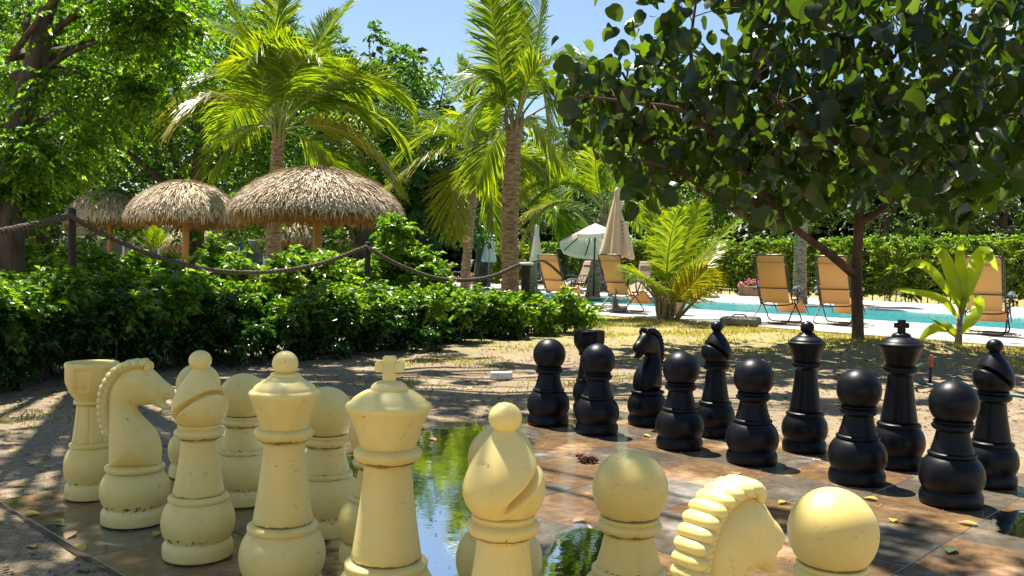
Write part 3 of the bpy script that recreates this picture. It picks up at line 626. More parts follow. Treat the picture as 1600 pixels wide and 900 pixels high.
# ------------------------------------------------------------------ palms
def frond(parent, P0, P1, P2, L, r, mt=None, npair=58, twist=0., wd=.038, sag=.36, bare=.2, rr=.022):
    npair = int(npair*1.75); wd *= .95
    c = bez(P0, P1, P2, npair+2); T = nrm(np.gradient(c, axis=0)); tot = np.linalg.norm(np.diff(c, axis=0), axis=1).sum()
    hv = np.array([*(np.asarray(P2)-np.asarray(P0))[:2], 0]); hv = nrm(hv) if np.linalg.norm(hv) > .05 else np.array([1., 0, 0])
    S0 = np.cross(hv, [0, 0, 1.]); S = nrm(S0-T*(T@S0)[:, None]); N = np.cross(S, T)
    ct, st = math.cos(twist), math.sin(twist); S, N = S*ct+N*st, N*ct-S*st
    mb = MB(); tube(mb, c, np.linspace(rr, .004, len(c)), 6, 1)
    k = np.arange(len(c)); u = k/(len(c)-1.); sel = u > bare; k = k[sel]; u = u[sel]; n = len(k)
    lf = L*(np.sin(np.pi*np.clip(.16+.80*(u-bare)/(1-bare), 0, 1))**.75)
    for sg in (-1, 1):
        ll = lf*r.uniform(.86, 1.1, n); ang = np.radians(62-34*u)+r.normal(size=n)*.045
        d = T[k]*np.cos(ang)[:, None]+S[k]*(sg*np.sin(ang))[:, None]+N[k]*(.22+r.normal(size=n)*.05)[:, None]; d = nrm(d)
        V = []; Wd = nrm(np.cross(d, N[k]*1.0+sg*.4*S[k]))
        ws = (.55, 1.0, .75, .04)
        for q, (tt, wq) in enumerate(zip((0, .33, .68, 1.), ws)):
            p = c[k]+d*(ll*tt)[:, None]; p[:, 2] -= sag*ll*tt**2*(1+.3*r.normal(size=n)*(tt > .5)); hw = Wd*(wd*.5*wq); V += [p+hw, p-hw]
        V = np.stack(V, 1).reshape(-1, 3); b = np.arange(n)[:, None]*8
        mb.add(V, np.vstack([b+[0, 1, 3, 2], b+[2, 3, 5, 4], b+[4, 5, 7, 6]]), 0)
    return mb.build('frond', [mt or G_PALM, M_RACHIS], parent)
def palm_trunk(t, pts, r0, r1, step=.10):
    P = smooth_path(pts, 12); L = np.linalg.norm(np.diff(P, axis=0), axis=1).sum(); n = int(L/step)*4; P = smooth_path(pts, n); u = np.linspace(0, 1, n)
    saw = (np.arange(n) % 4)/3.; rad = (r0+(r1-r0)*u)*(1+.12*(1-saw)+.04*np.sin(u*90))+.06*np.exp(-u*L/.25); tube(MB_ := MB(), P, rad, 16); return MB_.build('trunk', M_PALMBARK, t)
def palm(name, label, crown, Y, trunk_pts, tr, fr, auto, L, seed, flen=.75, wd=.04, npair=58, loc=None):
    r = np.random.default_rng(seed); t = thing(name, label, 'palm', (0, 0, 0), 0)
    C = at(*crown, Y)
    if trunk_pts: palm_trunk(t, [at(a, b, Y) if b is not None else np.array([at(a, 480, Y)[0], Y, -.1]) for a, b in trunk_pts], *tr)
    for f_ in fr:
        (m1, m2, d1, d2) = f_[:4]; mt = G_PALMY if (len(f_) > 4 and f_[4] == 1) else G_PALM; P1 = at(*m1, Y+d1); P2 = at(*m2, Y+d2); s0 = C+nrm(P1-C)*.06
        frond(t, s0, P1, P2, flen, r, mt, npair, twist=(f_[5] if len(f_) > 5 else r.normal()*.25), wd=wd)
    for q in range(auto):
        az = q*2.399+r.uniform(-.3, .3); el = R_(r.uniform(15, 75)); l = L*r.uniform(.8, 1.1); h = np.array([math.cos(az), math.sin(az), 0])
        P1 = C+h*l*.5*math.cos(el)+np.array([0, 0, l*.5*math.sin(el)]); P2 = C+h*l*(.55+.4*math.cos(el))*.95+np.array([0, 0, l*(math.sin(el)*.75-.35)])
        frond(t, C, P1, P2, flen, r, G_PALMY if r.random() < .05 else G_PALM, npair, r.normal()*.3, wd)
    hd = MB()
    for q in range(10):
        az = q*.63; h = np.array([math.cos(az), math.sin(az), 0]); tube(hd, bez(C-np.array([0, 0, .35]), C+h*.13-np.array([0, 0, .05]), C+h*.16+np.array([0, 0, .3]), 6), np.linspace(.05, .015, 6), 6)
    hd.build('leaf_sheath', M_RACHIS if seed % 2 else M_PALMBARK, t); return t
palm('coconut_palm', 'tall coconut palm behind the largest palapa, upper left', (436, 205), 18.5, [(426, None), (428, 330), (432, 270), (436, 200)], (.15, .12),
     [((395, 80), (340, -40), .3, .2), ((430, 60), (455, -90), .4, .5), ((490, 85), (575, -25), .2, -.2), ((535, 122), (632, 150), -.2, -.6), ((535, 205), (612, 285), -.7, -1.2, 1), ((345, 150), (262, 205), -.4, -.9, 1, .3),
      ((405, 85), (300, 40), .5, 1), ((410, 130), (455, 60), -1, -1.6), ((500, 230), (540, 290), .5, 1), ((470, 130), (520, 20), .8, 1.4), ((385, 205), (330, 270), .6, 1.2), ((460, 110), (500, 95), -1.2, -2), ((560, 170), (635, 230), .7, 1.1)], 5, 2.9, 71, 1.15, .042, 64)
palm('coconut_palm', 'central coconut palm with thick ringed brown trunk, fronds high against the sky', (803, 200), 16, [(797, None), (797, 440), (797, 330), (800, 260), (804, 195)], (.155, .125),
     [((778, 80), (765, -40), .2, .3, 0, 1.1), ((838, 70), (848, -50), -.2, -.3), ((868, 90), (935, 135), .2, .2, 0, -.2), ((770, 155), (730, 215), -.2, -.4), ((838, 115), (858, 240), -.9, -1.2, 0, .9), ((880, 130), (960, 190), .7, 1.0), ((835, 195), (880, 265), .3, .7), ((775, 220), (745, 290), .6, 1), ((815, 100), (800, -10), .6, 1)], 2, 2.4, 72, .85, .036, 58)
palm('coconut_palm', 'palm with thin pale trunk and yellowing fronds arching left, left of the central palm', (745, 262), 24, [(726, None), (728, 420), (735, 350), (745, 262)], (.13, .10),
     [((690, 205), (612, 255), -.3, -.6), ((685, 240), (600, 300), -.6, -1.1, 1), ((712, 275), (715, 370), -.8, -1.1, 1), ((745, 175), (720, 90), .2, .4), ((785, 230), (815, 310), -.5, -.8, 1), ((700, 195), (650, 190), .5, 1.), ((770, 180), (790, 120), .4, .7), ((765, 280), (770, 360), .5, .7)], 4, 2.6, 73, 1.0, .045, 54)
palm('coconut_palm', 'bushy palm behind the closed beige umbrella with many bright fronds', (948, 335), 26, [(925, None), (930, 430), (945, 335)], (.2, .16),
     [((880, 285), (812, 305), -.5, -.8), ((900, 245), (850, 190), .2, .5), ((925, 235), (905, 140), .1, .2), ((950, 235), (965, 150), -.2, -.3), ((985, 265), (1040, 250), -.3, -.5), ((865, 320), (815, 380), -.5, -.9, 1), ((1000, 310), (1040, 370), -.4, -.7), ((890, 275), (835, 245), -.9, -1.6), ((930, 260), (945, 190), -.8, -1.5)], 5, 2.7, 74, 1.0, .044, 54)
palm('coconut_palm', 'slim palm half hidden behind the central trunk, at the white umbrella', (836, 345), 28, [(832, None), (833, 400), (836, 342)], (.14, .11),
     [((800, 300), (765, 345), -.4, -.7), ((820, 280), (800, 230), .2, .4), ((855, 285), (880, 240), .2, .4), ((865, 320), (885, 370), -.3, -.6), ((805, 320), (780, 385), .3, .5, 1)], 4, 2.3, 75, .9, .045, 46)
palm('coconut_palm', 'palm with pale trunk standing in front of the hedge behind the round-leaved tree', (1254, 255), 24, [(1250, None), (1250, 420), (1252, 350), (1254, 255)], (.17, .14),
     [((1190, 230), (1130, 290), -.3, -.7), ((1310, 225), (1370, 280), -.3, -.7), ((1225, 180), (1180, 120), .2, .3)], 6, 2.5, 76, .75, .045, 50)
palm('coconut_palm', 'palm at the upper right corner, only blue-grey frond tips showing', (1690, 190), 17, [(1700, None), (1695, 330), (1690, 190)], (.15, .12),
     [((1640, 110), (1565, 100), -.2, -.4, 0, .5), ((1625, 150), (1560, 130), .3, .5)], 5, 2.4, 77, .7, .04, 56)
palm('young_palm', 'young palm with bushy fronds from the ground, right of the beige umbrella', (1040, 485), 14.7, None, None,
     [((1030, 390), (1008, 300), .2, .3, 0, .3), ((1105, 395), (1180, 318), -.1, -.2, 0, .3), ((1065, 395), (1095, 315), .3, .5, 0, -.4), ((1085, 430), (1120, 385), .5, .9, 1), ((1045, 390), (1060, 330), -.4, -.8), ((1015, 440), (975, 430), -.5, -.9), ((1070, 455), (1105, 420), -.4, -.7, 1)], 0, 1, 78, .62, .028, 46)
yp = [o for o in bpy.data.objects if o.name.startswith('young_palm')][0]
st_ = MB()
for q in range(9):
    a = at(1040+r.normal()*5, 503, 14.7); tube(st_, bez(at(1038+r.normal()*6, 508, 14.7+r.normal()*.05), at(1038+r.normal()*8, 480, 14.7+r.normal()*.1), at(1042+r.normal()*26, 440, 14.7+r.normal()*.2), 7), np.linspace(.05, .012, 7), 7)
st_.build('stem_cluster', M_PALMBARK, yp)
# cut dead stalks
for (a, b) in (((1052, 505), (1105, 450)), ((1055, 500), (1075, 465))): m_ = MB(); tube(m_, [at(*a, 14.5), at(*b, 14.3)], [.03, .022], 7); m_.build('dead_stalk', M_PALMBARK, yp)

# --- coconut sprout with broad blades
g = gnd(1497, 540); t = thing('coconut_sprout', 'lime green coconut seedling with broad blades beside the rightmost lounger', 'plant', (0, 0, 0)); SY = g[1]
m_ = MB(); tube(m_, [gnd(1497, 542), at(1499, 505, SY), at(1503, 470, SY)], [.045, .035, .02], 8); m_.build('stem', M_PALMBARK, t)
def blade(P, wid, mt=G_SPROUT, k=14, fold=.25):
    c = smooth_path(P, k); T = nrm(np.gradient(c, axis=0)); v = nrm(c-CPOS); S = nrm(np.cross(T, v)); N = np.cross(S, T); u = np.linspace(0, 1, k); wv = wid*np.sin(np.pi*np.clip(.05+.95*u, 0, 1))**.7*(1-.15*u); V = []
    for q in (-1, -.5, 0, .5, 1): V.append(c+S*(wv*q*.5)[:, None]+N*(abs(q)*wv*fold*.5)[:, None]+N*(.006*((-1)**int(q*2+2))))
    V = np.stack(V, 1).reshape(-1, 3); i, j = np.meshgrid(np.arange(k-1), np.arange(4), indexing='ij'); a = (i*5+j).ravel(); MB().add(V, np.stack([a, a+1, a+6, a+5], -1)).build('blade', mt, t)
for P, wd_ in (([(1503, 490), (1490, 440), (1475, 400), (1460, 388)], .20), ([(1504, 490), (1503, 440), (1500, 400), (1503, 378)], .17), ([(1506, 480), (1520, 430), (1532, 398), (1545, 400), (1560, 425)], .24), ([(1500, 480), (1470, 440), (1450, 418), (1430, 412), (1408, 426)], .15),
               ([(1499, 500), (1475, 470), (1440, 458), (1398, 452)], .12), ([(1503, 520), (1520, 495), (1530, 475), (1524, 460)], .2), ([(1497, 528), (1480, 512), (1455, 515), (1436, 533)], .17), ([(1502, 500), (1506, 470), (1512, 440)], .10), ([(1497, 530), (1470, 508), (1450, 494)], .05)):
    blade([at(a, b, SY+q*.05*(-1)**q) for q, (a, b) in enumerate(P)], wd_*.8, fold=.45)
# ------------------------------------------------------------------ hedges and shrubs
def shrub(name, label, cx, cy, rx, ry, h, seed, mt, n=26, twigs=18, per=12, L=.06, W=.034, z0=.05, group=None, stems=True, top=None, cat='shrub'):
    r = np.random.default_rng(seed); t = thing(name, label, cat, (cx, cy, -.03), 0, group)
    C = np.stack([r.uniform(-1, 1, n)*rx, r.uniform(-1, 1, n)*ry, r.uniform(.22, .92, n)*h], -1); Rd = r.uniform(.14, .24, n)*(.6+.5*h)
    k = (np.arange(n) % 3 == 0) & (top is not None)
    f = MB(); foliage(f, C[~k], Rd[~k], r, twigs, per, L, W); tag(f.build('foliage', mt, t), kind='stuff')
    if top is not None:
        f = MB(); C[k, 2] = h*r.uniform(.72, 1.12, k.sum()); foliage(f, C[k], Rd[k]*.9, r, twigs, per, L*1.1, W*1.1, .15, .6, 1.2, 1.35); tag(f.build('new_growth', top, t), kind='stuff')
    if stems:
        s_ = MB()
        for q in range(10): c = C[q]; limb(s_, [(c[0]*.75, c[1]*.75, -.05), (c[0]*.85, c[1]*.85, c[2]*.5), c], .012, .004, 5, 6)
        tag(s_.build('stems', M_BARK, t), kind='stuff')
    return t
# front row along the sandy yard: base pixel, height
HS = [(-165, 628, .64), (-60, 612, 0.62), (30, 596, 0.62), (115, 588, 0.59), (200, 580, 0.57), (285, 573, 0.56), (370, 566, 0.54), (450, 560, 0.52), (525, 553, 0.51), (600, 546, 0.49), (672, 538, 0.48), (735, 529, 0.45)]
HL = ['dark glossy shrub just beyond the left picture edge', 'dark glossy shrub at the left picture edge', 'dark shrub in front of the leaning tree trunk', 'dark shrub under the left rope post', 'dark shrub behind the cream rook and knight', 'dark shrub behind the cream bishop', 'dark shrub between cream bishop and queen, behind them', 'dark shrub behind the cream queen', 'dark shrub under the middle rope post', 'dark shrub behind the cream king', 'shrub with pale gaps right of the cream king', 'last dark shrub of the hedge, before the gap']
for q, ((a, b, h), lb) in enumerate(zip(HS, HL)):
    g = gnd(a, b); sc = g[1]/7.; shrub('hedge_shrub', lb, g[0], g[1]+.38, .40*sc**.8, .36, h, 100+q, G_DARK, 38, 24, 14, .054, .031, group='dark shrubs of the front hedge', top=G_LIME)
for q, (a, b, h, rx, lb) in enumerate(((775, 529, .52, .40, 'loose lime shrub left of the capped dark post'), (872, 520, .62, .46, 'bright lime shrub right of the capped dark post'), (815, 524, .5, .32, 'low lime shrub at the foot of the capped dark post'))):
    g = gnd(a, b); shrub('lime_shrub', lb, g[0], g[1]+.3, rx, .3, h, 130+q, G_LIME, 20, 15, 11, .075, .045, group='lime shrubs by the capped post')
# second row, behind the rope
S2 = [(60, 9.6, .88, .8, 'bright leafy shrub beside the left rope post'), (190, 10.2, .70, .7, 'bright leafy shrub under the leftmost palapa'), (300, 10.6, .62, .6, 'bright shrub below the middle palapa'), (395, 10.8, .84, .55, 'leafy shrub at the left rim of the largest palapa'), (470, 11.2, .78, .6, 'leafy shrub in front of the largest palapa post'), (545, 11.6, .82, .5, 'leafy shrub left of the tall round bush'), (120, 11.5, .85, .8, 'shrub behind the left rope post')]
for q, (a, Y, h, rx, lb) in enumerate(S2):
    X = at(a, 430, Y)[0]; shrub('leafy_shrub', lb, X, Y, rx, .45, h, 150+q, G_LIME if q % 2 == 0 else G_HEDGE, 30, 18, 12, .085, .05, group='bright shrubs behind the rope', top=G_LIME)
X = at(640, 400, 11.8)[0]; shrub('tall_bush', 'tall rounded bright green bush right of the largest palapa', X, 11.8, .34, .34, 1.5, 171, G_LIME, 44, 20, 13, .08, .048, cat='bush')
X = at(430, 400, 13.5)[0]; shrub('leafy_shrub', 'shrub deep under the largest palapa', X+.2, 13.6, 1.5, .4, .72, 172, G_HEDGE, 30, 16, 12, .085, .05, group='bright shrubs behind the rope')
# clipped hedge beyond the pool
hv = 27.4; t = thing('clipped_hedge', 'long clipped green hedge along the far side of the pool', 'hedge', (0, 0, 0))
r = np.random.default_rng(180); n = 1500; uu = r.uniform(-36, 15, n); C = np.array([puv(u, hv+r.uniform(-.35, .35), z) for u, z in zip(uu, r.uniform(.25, 1.86, n))]); f = MB(); foliage(f, C, .34, r, 12, 9, .11, .075, .2, .5, .8)
tag(f.build('foliage', G_HEDGE, t), kind='stuff')
n = 300; C = np.array([puv(u, hv+r.uniform(-.4, .4), 1.93) for u in r.uniform(-36, 15, n)]); f = MB(); foliage(f, C, .26, r, 12, 9, .10, .07, .1, .5, .35); tag(f.build('clipped_top', G_LIME, t), kind='stuff')
s_ = MB()
for q in range(190): u = -36+q*.27+r.normal()*.05; a = puv(u, hv-.2+r.normal()*.1, -.1); limb(s_, [a, a+np.array([r.normal()*.05, 0, .8]), a+np.array([r.normal()*.1, 0, 1.7])], .02, .01, 5, 5)
tag(s_.build('stems', M_BARK, t), kind='stuff')
# small palm fan and red plants in the bed
t = thing('fan_palm_seedling', 'small lime fan frond between the two left palapas', 'plant', (0, 0, 0)); r = np.random.default_rng(190)
for q in range(9): P0 = at(240, 392, 12.5); az = -1.1+q*.27; P2 = P0+np.array([math.sin(az)*.28, r.normal()*.1, math.cos(az)*.34]); frond(t, P0, (P0+P2)/2, P2, .14, r, G_PALM, 14, 0, .016, .2, .2, .006)

# ------------------------------------------------------------------ palapas
M_THATCH = mat('weathered_thatch', (.4, .33, .25), .9, spec=.2); k = NT(M_THATCH); k.base(k.ramp(k.n('NewGeometry').outputs['Random Per Island'], [(0, (.13, .08, .042)), (.25, (.38, .265, .15)), (.55, (.70, .56, .38)), (1, (.88, .79, .62))]))
M_FRINGE = leaf_mat('dry_fringe', (.16, .085, .03), (.34, .19, .06), (.50, .31, .12), .35, .8, (1.4, 1.2, .8))
M_CORE = noisy('thatch_core', (.10, .07, .04), (.2, .14, .08), 20, .95)
def palapa(label, px, Y, apex, rim_y, hw, seed, n=2600, post=True):
    n = int(n*1.9); r = np.random.default_rng(seed); X = at(px, 400, Y)[0]; za = at(px, apex, Y)[2]; zr = at(px, rim_y, Y)[2]; Rr = hw*Y/FPX
    t = thing('palapa', label, 'palapa', (X, Y, -.03), r.uniform(0, 6), 'thatched palapas'); H = za-zr
    def dome(s):
        return Rr*np.sin(np.clip(s, 0, 1.)*np.pi/2)**1.02*1.0, zr+H*np.maximum(np.cos(np.clip(s, 0, 1.)*np.pi/2), 0)**1.2
    s = np.linspace(0, .97, 16); rr, zz = dome(s); lathe(cm := MB(), np.stack([np.r_[rr, rr[-1]-.1, .05]*.97, np.r_[zz, zz[-1], za-.25]-.04], -1), 36); cm.build('roof_core', M_CORE, t)
    mb = MB(); sv = np.sqrt(r.uniform(.0, 1, n))*1.0; a = r.uniform(0, 2*np.pi, n); ln = r.uniform(.16, .34, n)*np.minimum(1, .5+sv); V = []
    rad = np.stack([np.cos(a), np.sin(a), 0*a], -1); tan = np.stack([-np.sin(a), np.cos(a), 0*a], -1); wv = r.uniform(.005, .014, n)[:, None]; jit = r.normal(size=n)[:, None]*.10
    for q, f_ in enumerate((0, .5, 1.)):
        ds = ln*f_/max(Rr, .5)*.8; r1, z1 = dome(sv+ds-.1); ex = np.maximum(0, sv+ds-.1-1.0); p = rad*r1[:, None]+np.array([0, 0, 1.])*z1[:, None]; p[:, 2] -= ex*Rr*1.3
        lift = .012+.03*r.random(n)*(f_ > .7)+.05*f_*r.random(n); p += (rad*.6+np.array([0, 0, .8]))*lift[:, None]+tan*(jit*ln[:, None]*f_*2); w_ = wv*(1, .9, .25)[q]; V += [p+tan*w_, p-tan*w_]
    V = np.stack(V, 1).reshape(-1, 3); b = np.arange(n)[:, None]*6; mb.add(V, np.vstack([b+[0, 2, 3, 1], b+[2, 4, 5, 3]])); tag(mb.build('thatch', M_THATCH, t, smooth=False), kind='stuff')
    mb = MB(); m = 1500; a = r.uniform(0, 2*np.pi, m); q0 = r.uniform(.82, 1.0, m); ln = r.uniform(.15, .30, m); rad = np.stack([np.cos(a), np.sin(a), 0*a], -1); tan = np.stack([-np.sin(a), np.cos(a), 0*a], -1)
    p0 = rad*(Rr*q0)[:, None]; p0[:, 2] = zr+.12; d = nrm(np.stack([0*a, 0*a, -1+0*a], -1)+rad*(.25*r.random(m))[:, None]+tan*(r.normal(size=m)*.16)[:, None]); p1 = p0+d*ln[:, None]; w_ = r.uniform(.006, .016, m)[:, None]
    V = np.stack([p0+tan*w_, p0-tan*w_, p1-tan*w_*.3, p1+tan*w_*.3], 1).reshape(-1, 3); mb.add(V, np.arange(m)[:, None]*4+[0, 1, 2, 3]); tag(mb.build('fringe', M_FRINGE, t, smooth=False), kind='stuff')
    pm_ = MB(); tube(pm_, [(0, 0, -.05), (0.01, 0, zr*.5), (0, 0, za-.2)], [.085, .08, .075], 12); pm_.build('post', M_WOODPOST, t)
    cb = MB(); lathe(cb, [(0, zr+.02), (.125, zr+.02), (.135, zr+.06), (.125, zr+.10), (0, zr+.10)], 16); cb.build('collar', M_WOODPOST, t)
    for q in range(6):
        az = q*1.047; h = np.array([math.cos(az), math.sin(az), 0]); st2 = MB(); tube(st2, [h*.08+np.array([0, 0, zr-.02]), h*Rr*.55+np.array([0, 0, zr+.22])], .03, 6); st2.build('strut', M_WOODPOST, t)
    return t
palapa('largest thatched palapa, nearest, with orange pole', 495, 15.7, 262, 338, 134, 201, 6500)
palapa('middle thatched palapa, left of the largest one', 290, 20.5, 282, 345, 90, 202, 4200)
palapa('leftmost thatched palapa beside the rope post', 172, 25, 295, 346, 66, 203, 3000)
palapa('far palapa with bright thatch, seen under the largest roof left of its pole', 455, 31, 344, 378, 46, 204, 1800)
palapa('far palapa seen between largest palapa and tall bush', 560, 33, 349, 383, 44, 205, 1800)
palapa('far palapa seen beneath the rim of the middle palapa', 300, 34, 352, 388, 44, 206, 1800)

# ------------------------------------------------------------------ low building behind the palapas
t = thing('low_building', 'low dark-windowed building behind the left palapas', 'building', (0, 0, 0)); M_WALL = noisy('grey_render', (.16, .17, .17), (.24, .25, .25), 3, .8); M_GLASS = mat('window_glass', (.03, .045, .06), .06); M_FRM = mat('pale_window_frame', (.55, .58, .6), .5)
YB = 39; xa, xb = at(90, 400, YB)[0], at(420, 400, YB)[0]
m_ = MB(); box(m_, ((xa+xb)/2, YB+1.6, 1.05), (xb-xa, 3, 2.2)); m_.build('wall', M_WALL, t, smooth=False)
m_ = MB(); box(m_, ((xa+xb)/2, YB+1.5, 2.22), (xb-xa+.6, 3.7, .14)); m_.build('roof', M_WALL, t, smooth=False)
for q in range(6):
    xc = xa+(q+.5)*(xb-xa)/6; fm = MB()
    for c_, s_ in (((xc-.55, YB+.06, 1.2), (.08, .08, 1.3)), ((xc+.55, YB+.06, 1.2), (.08, .08, 1.3)), ((xc, YB+.06, 1.81), (1.02, .08, .08)), ((xc, YB+.06, .59), (1.02, .08, .08))): box(fm, c_, s_)
    wo = fm.build('window', M_FRM, t, smooth=False); pn = MB(); box(pn, (xc, YB+.08, 1.2), (1.02, .03, 1.14)); pn.build('pane', M_GLASS, wo, smooth=False)

# ------------------------------------------------------------------ rope barrier
posts = {}
def post(px, Y, top, label, rad=.033, cap=False):
    p = at(px, top, Y); t = thing('rope_post', label, 'post', (p[0], Y, -.05), 0, 'dark posts of the rope barrier'); h = p[2]+.05
    m_ = MB(); lathe(m_, [(0, 0), (rad, 0), (rad*1.02, h*.5), (rad, h-.02), (rad*.8, h), (0, h)], 14); m_.build('shaft', M_DARKPOST, t)
    if cap:
        m_ = MB(); lathe(m_, [(0, h-.02), (.10, h-.02), (.105, h), (.09, h+.015), (0, h+.02)], 20); m_.build('cap', mat('pale_cap', (.55, .55, .53), .5), t)
    return p
post(113, 8.2, 325, 'dark rope post at the left, standing tallest'); post(575, 10.3, 378, 'dark rope post in the middle, by the tall bush'); post(822, 11.6, 412, 'dark post with a pale round cap, right end of the rope', .06, True)
def rope(pts, label, rad=.017):
    P = smooth_path(pts, 160); T = nrm(np.gradient(P, axis=0)); N = nrm(np.cross(T, [0, 0, 1.])); B = np.cross(T, N); L = np.r_[0, np.cumsum(np.linalg.norm(np.diff(P, axis=0), axis=1))]; mb = MB()
    for q in range(3):
        ph = L/.13*2*np.pi+q*2.094; tube(mb, P+(N*np.cos(ph)[:, None]+B*np.sin(ph)[:, None])*rad*.62, rad*.72, 6)
    tag(mb.build('rope', M_ROPE), label, 'rope', 'ropes of the barrier')
def rp(*l): return [at(a, b, Y) for a, b, Y in l]
rope(rp((-60, 372, 7.2), (20, 358, 7.6), (113, 338, 8.16)), 'short rope running from the left edge to the left post', .024)
rope(rp((114, 340, 8.16), (180, 375, 8.6), (260, 406, 9.0), (340, 423, 9.4), (420, 425, 9.7), (500, 412, 10.), (574, 385, 10.25)), 'long sagging rope between the left and middle posts', .02)
rope(rp((576, 388, 10.25), (625, 415, 10.6), (690, 436, 10.9), (760, 434, 11.3), (822, 409, 11.6)), 'pale sagging rope between the middle post and the capped post', .02)
rope(rp((822, 412, 11.6), (850, 408, 13.5), (880, 432, 15)), 'rope leaving the capped post to the right', .018)

# ------------------------------------------------------------------ loungers
M_ORANGE = mat('orange_mesh_fabric', (.62, .30, .08), .8, spec=.2); k = NT(M_ORANGE); co = k.coord(); k.base(k.ramp(k.noise(co, 5, 4), [(.3, (.60, .29, .075)), (.7, (.70, .37, .12))]))
def fabric(name, c): return leaf_mat(name, tuple(np.array(c)*.95), c, tuple(np.array(c)*1.05), .25, .8, (1.1, 1., .85), spec=.2)
M_ORANGE = fabric('orange_mesh_fabric', (.66, .43, .185)); M_BEIGE = fabric('beige_mesh_fabric', (.50, .38, .27))
def rbox(mb, pts, wid, th):
    """padded strip of cloth along a path in the yz plane, given width in x"""
    c = np.asarray(pts, float); k = len(c); T = nrm(np.gradient(c, axis=0)); N = np.stack([0*T[:, 0], -T[:, 2], T[:, 1]], -1); V = []
    for p, n_ in zip(c, N):
        for (x, s_) in ((-1, -.2), (-1, .2), (-.9, 1), (0, 1.3), (.9, 1), (1, .2), (1, -.2), (.9, -1), (0, -1.3), (-.9, -1)): V.append(p+np.array([x*wid/2, 0, 0])+n_*s_*th/2)
    i, j = np.meshgrid(np.arange(k-1), np.arange(10), indexing='ij'); i = i.ravel(); j = j.ravel(); j2 = (j+1) % 10
    b = mb.n; mb.add(np.array(V), np.stack([i*10+j, i*10+j2, (i+1)*10+j2, (i+1)*10+j], -1))
    mb.f.append(np.array([np.arange(10)+b, np.arange(10)[::-1]+b+(k-1)*10])); mb.m.append(np.array([0, 0]))
def lounger(label, p, rz, fab, group, pillow=True):
    t = thing('lounger', label, 'lounger', (p[0], p[1], p[2]), rz, group); t.scale = (.95, .95, .94); m_ = MB()
    bk = np.array([(0, -.06, .36), (0, -.20, .62), (0, -.33, .90), (0, -.42, 1.12)]); rbox(m_, smooth_path(bk[:], 10), .47, .014); m_.build('backrest', fab, t)
    m_ = MB(); rbox(m_, smooth_path([(0, .0, .36), (0, .22, .35), (0, .44, .44), (0, .62, .36), (0, .85, .16)], 12), .47, .014); m_.build('seat', fab, t)
    for sg in (-1, 1):
        m_ = MB(); tube(m_, smooth_path([(sg*.275, -.02, .34), (sg*.275, -.20, .62), (sg*.275, -.33, .9), (sg*.265, -.43, 1.12), (sg*.22, -.455, 1.155)], 16), .013, 7); tube(m_, smooth_path([(sg*.275, -.02, .34), (sg*.275, .22, .34), (sg*.275, .44, .43), (sg*.275, .85, .15)], 12), .012, 7); m_.build('side_tube', M_BLACKTUBE, t)
        m_ = MB()
        for q in range(26):
            u = q/25; c = np.array([0, -.08-.34*u, .40+.70*u]); tube(m_, [c+np.array([sg*.235, 0, 0]), c+np.array([sg*.28, -.005, .012])], .0055, 4)
        tag(m_.build('lacing', M_BLACKTUBE, t), kind='stuff')
        m_ = MB(); rbox(m_, smooth_path([(sg*.335, -.16, .585), (sg*.335, 0, .625), (sg*.335, .2, .63), (sg*.335, .33, .60)], 8), .062, .035); m_.build('armrest', M_ARM, t)
        m_ = MB(); tube(m_, [(sg*.325, .05, .61), (sg*.30, .12, .42)], .014, 6); tube(m_, [(sg*.325, .24, .61), (sg*.30, .16, .42)], .014, 6); box(m_, (sg*.305, .14, .41), (.03, .26, .03)); m_.build('arm_bracket', M_BLACKTUBE, t)
    for y0, y1, w_ in ((.22, -.34, .30), (-.02, .46, .285)):
        m_ = MB(); P = [(-w_, y0, .42), (-w_, (y0+y1*1.6)/2.6, .19), (-w_, y1*.93, .05), (-w_+.07, y1, .014), (0, y1, .013), (w_-.07, y1, .014), (w_, y1*.93, .05), (w_, (y0+y1*1.6)/2.6, .19), (w_, y0, .42)]; tube(m_, smooth_path(P, 44), .0125, 7); m_.build('leg_frame', M_BLACKTUBE, t)
    m_ = MB(); tube(m_, [(-.27, -.235, .60), (.27, -.235, .60)], .011, 6); m_.build('crossbar', M_BLACKTUBE, t); m_ = MB(); tube(m_, smooth_path([(-.275, -.06, .335), (-.15, -.10, .31), (.15, -.10, .31), (.275, -.06, .335)], 10), .012, 6); m_.build('crossbar', M_BLACKTUBE, t); m_ = MB(); tube(m_, smooth_path([(-.22, -.455, 1.155), (0, -.46, 1.16), (.22, -.455, 1.155)], 6), .013, 6); m_.build('crossbar', M_BLACKTUBE, t)
    if pillow:
        m_ = MB(); rbox(m_, smooth_path([(0, -.395, 1.03), (0, -.43, 1.13), (0, -.455, 1.165), (0, -.40, 1.14), (0, -.35, 1.03)], 14), .43, .02); m_.build('headrest', fab, t)
    return t
GL = 'orange loungers on the near pool deck'
for (a, b, rz, lb) in ((872, 480, -.62, 'orange lounger left of the closed beige umbrella'), (972, 488, -.7, 'orange lounger right under the closed beige umbrella'), (1222, 506, -.62, 'orange lounger left of the round-leaved tree trunk'), (1318, 508, -.6, 'orange lounger partly behind the round-leaved tree trunk'), (1556, 524, -.6, 'orange lounger at the right edge behind the seedling')):
    g = gnd(a, b, .035); lounger(lb, (g[0], g[1]+.3, .032), rz, M_ORANGE, GL)
GB = 'beige loungers across the pool'
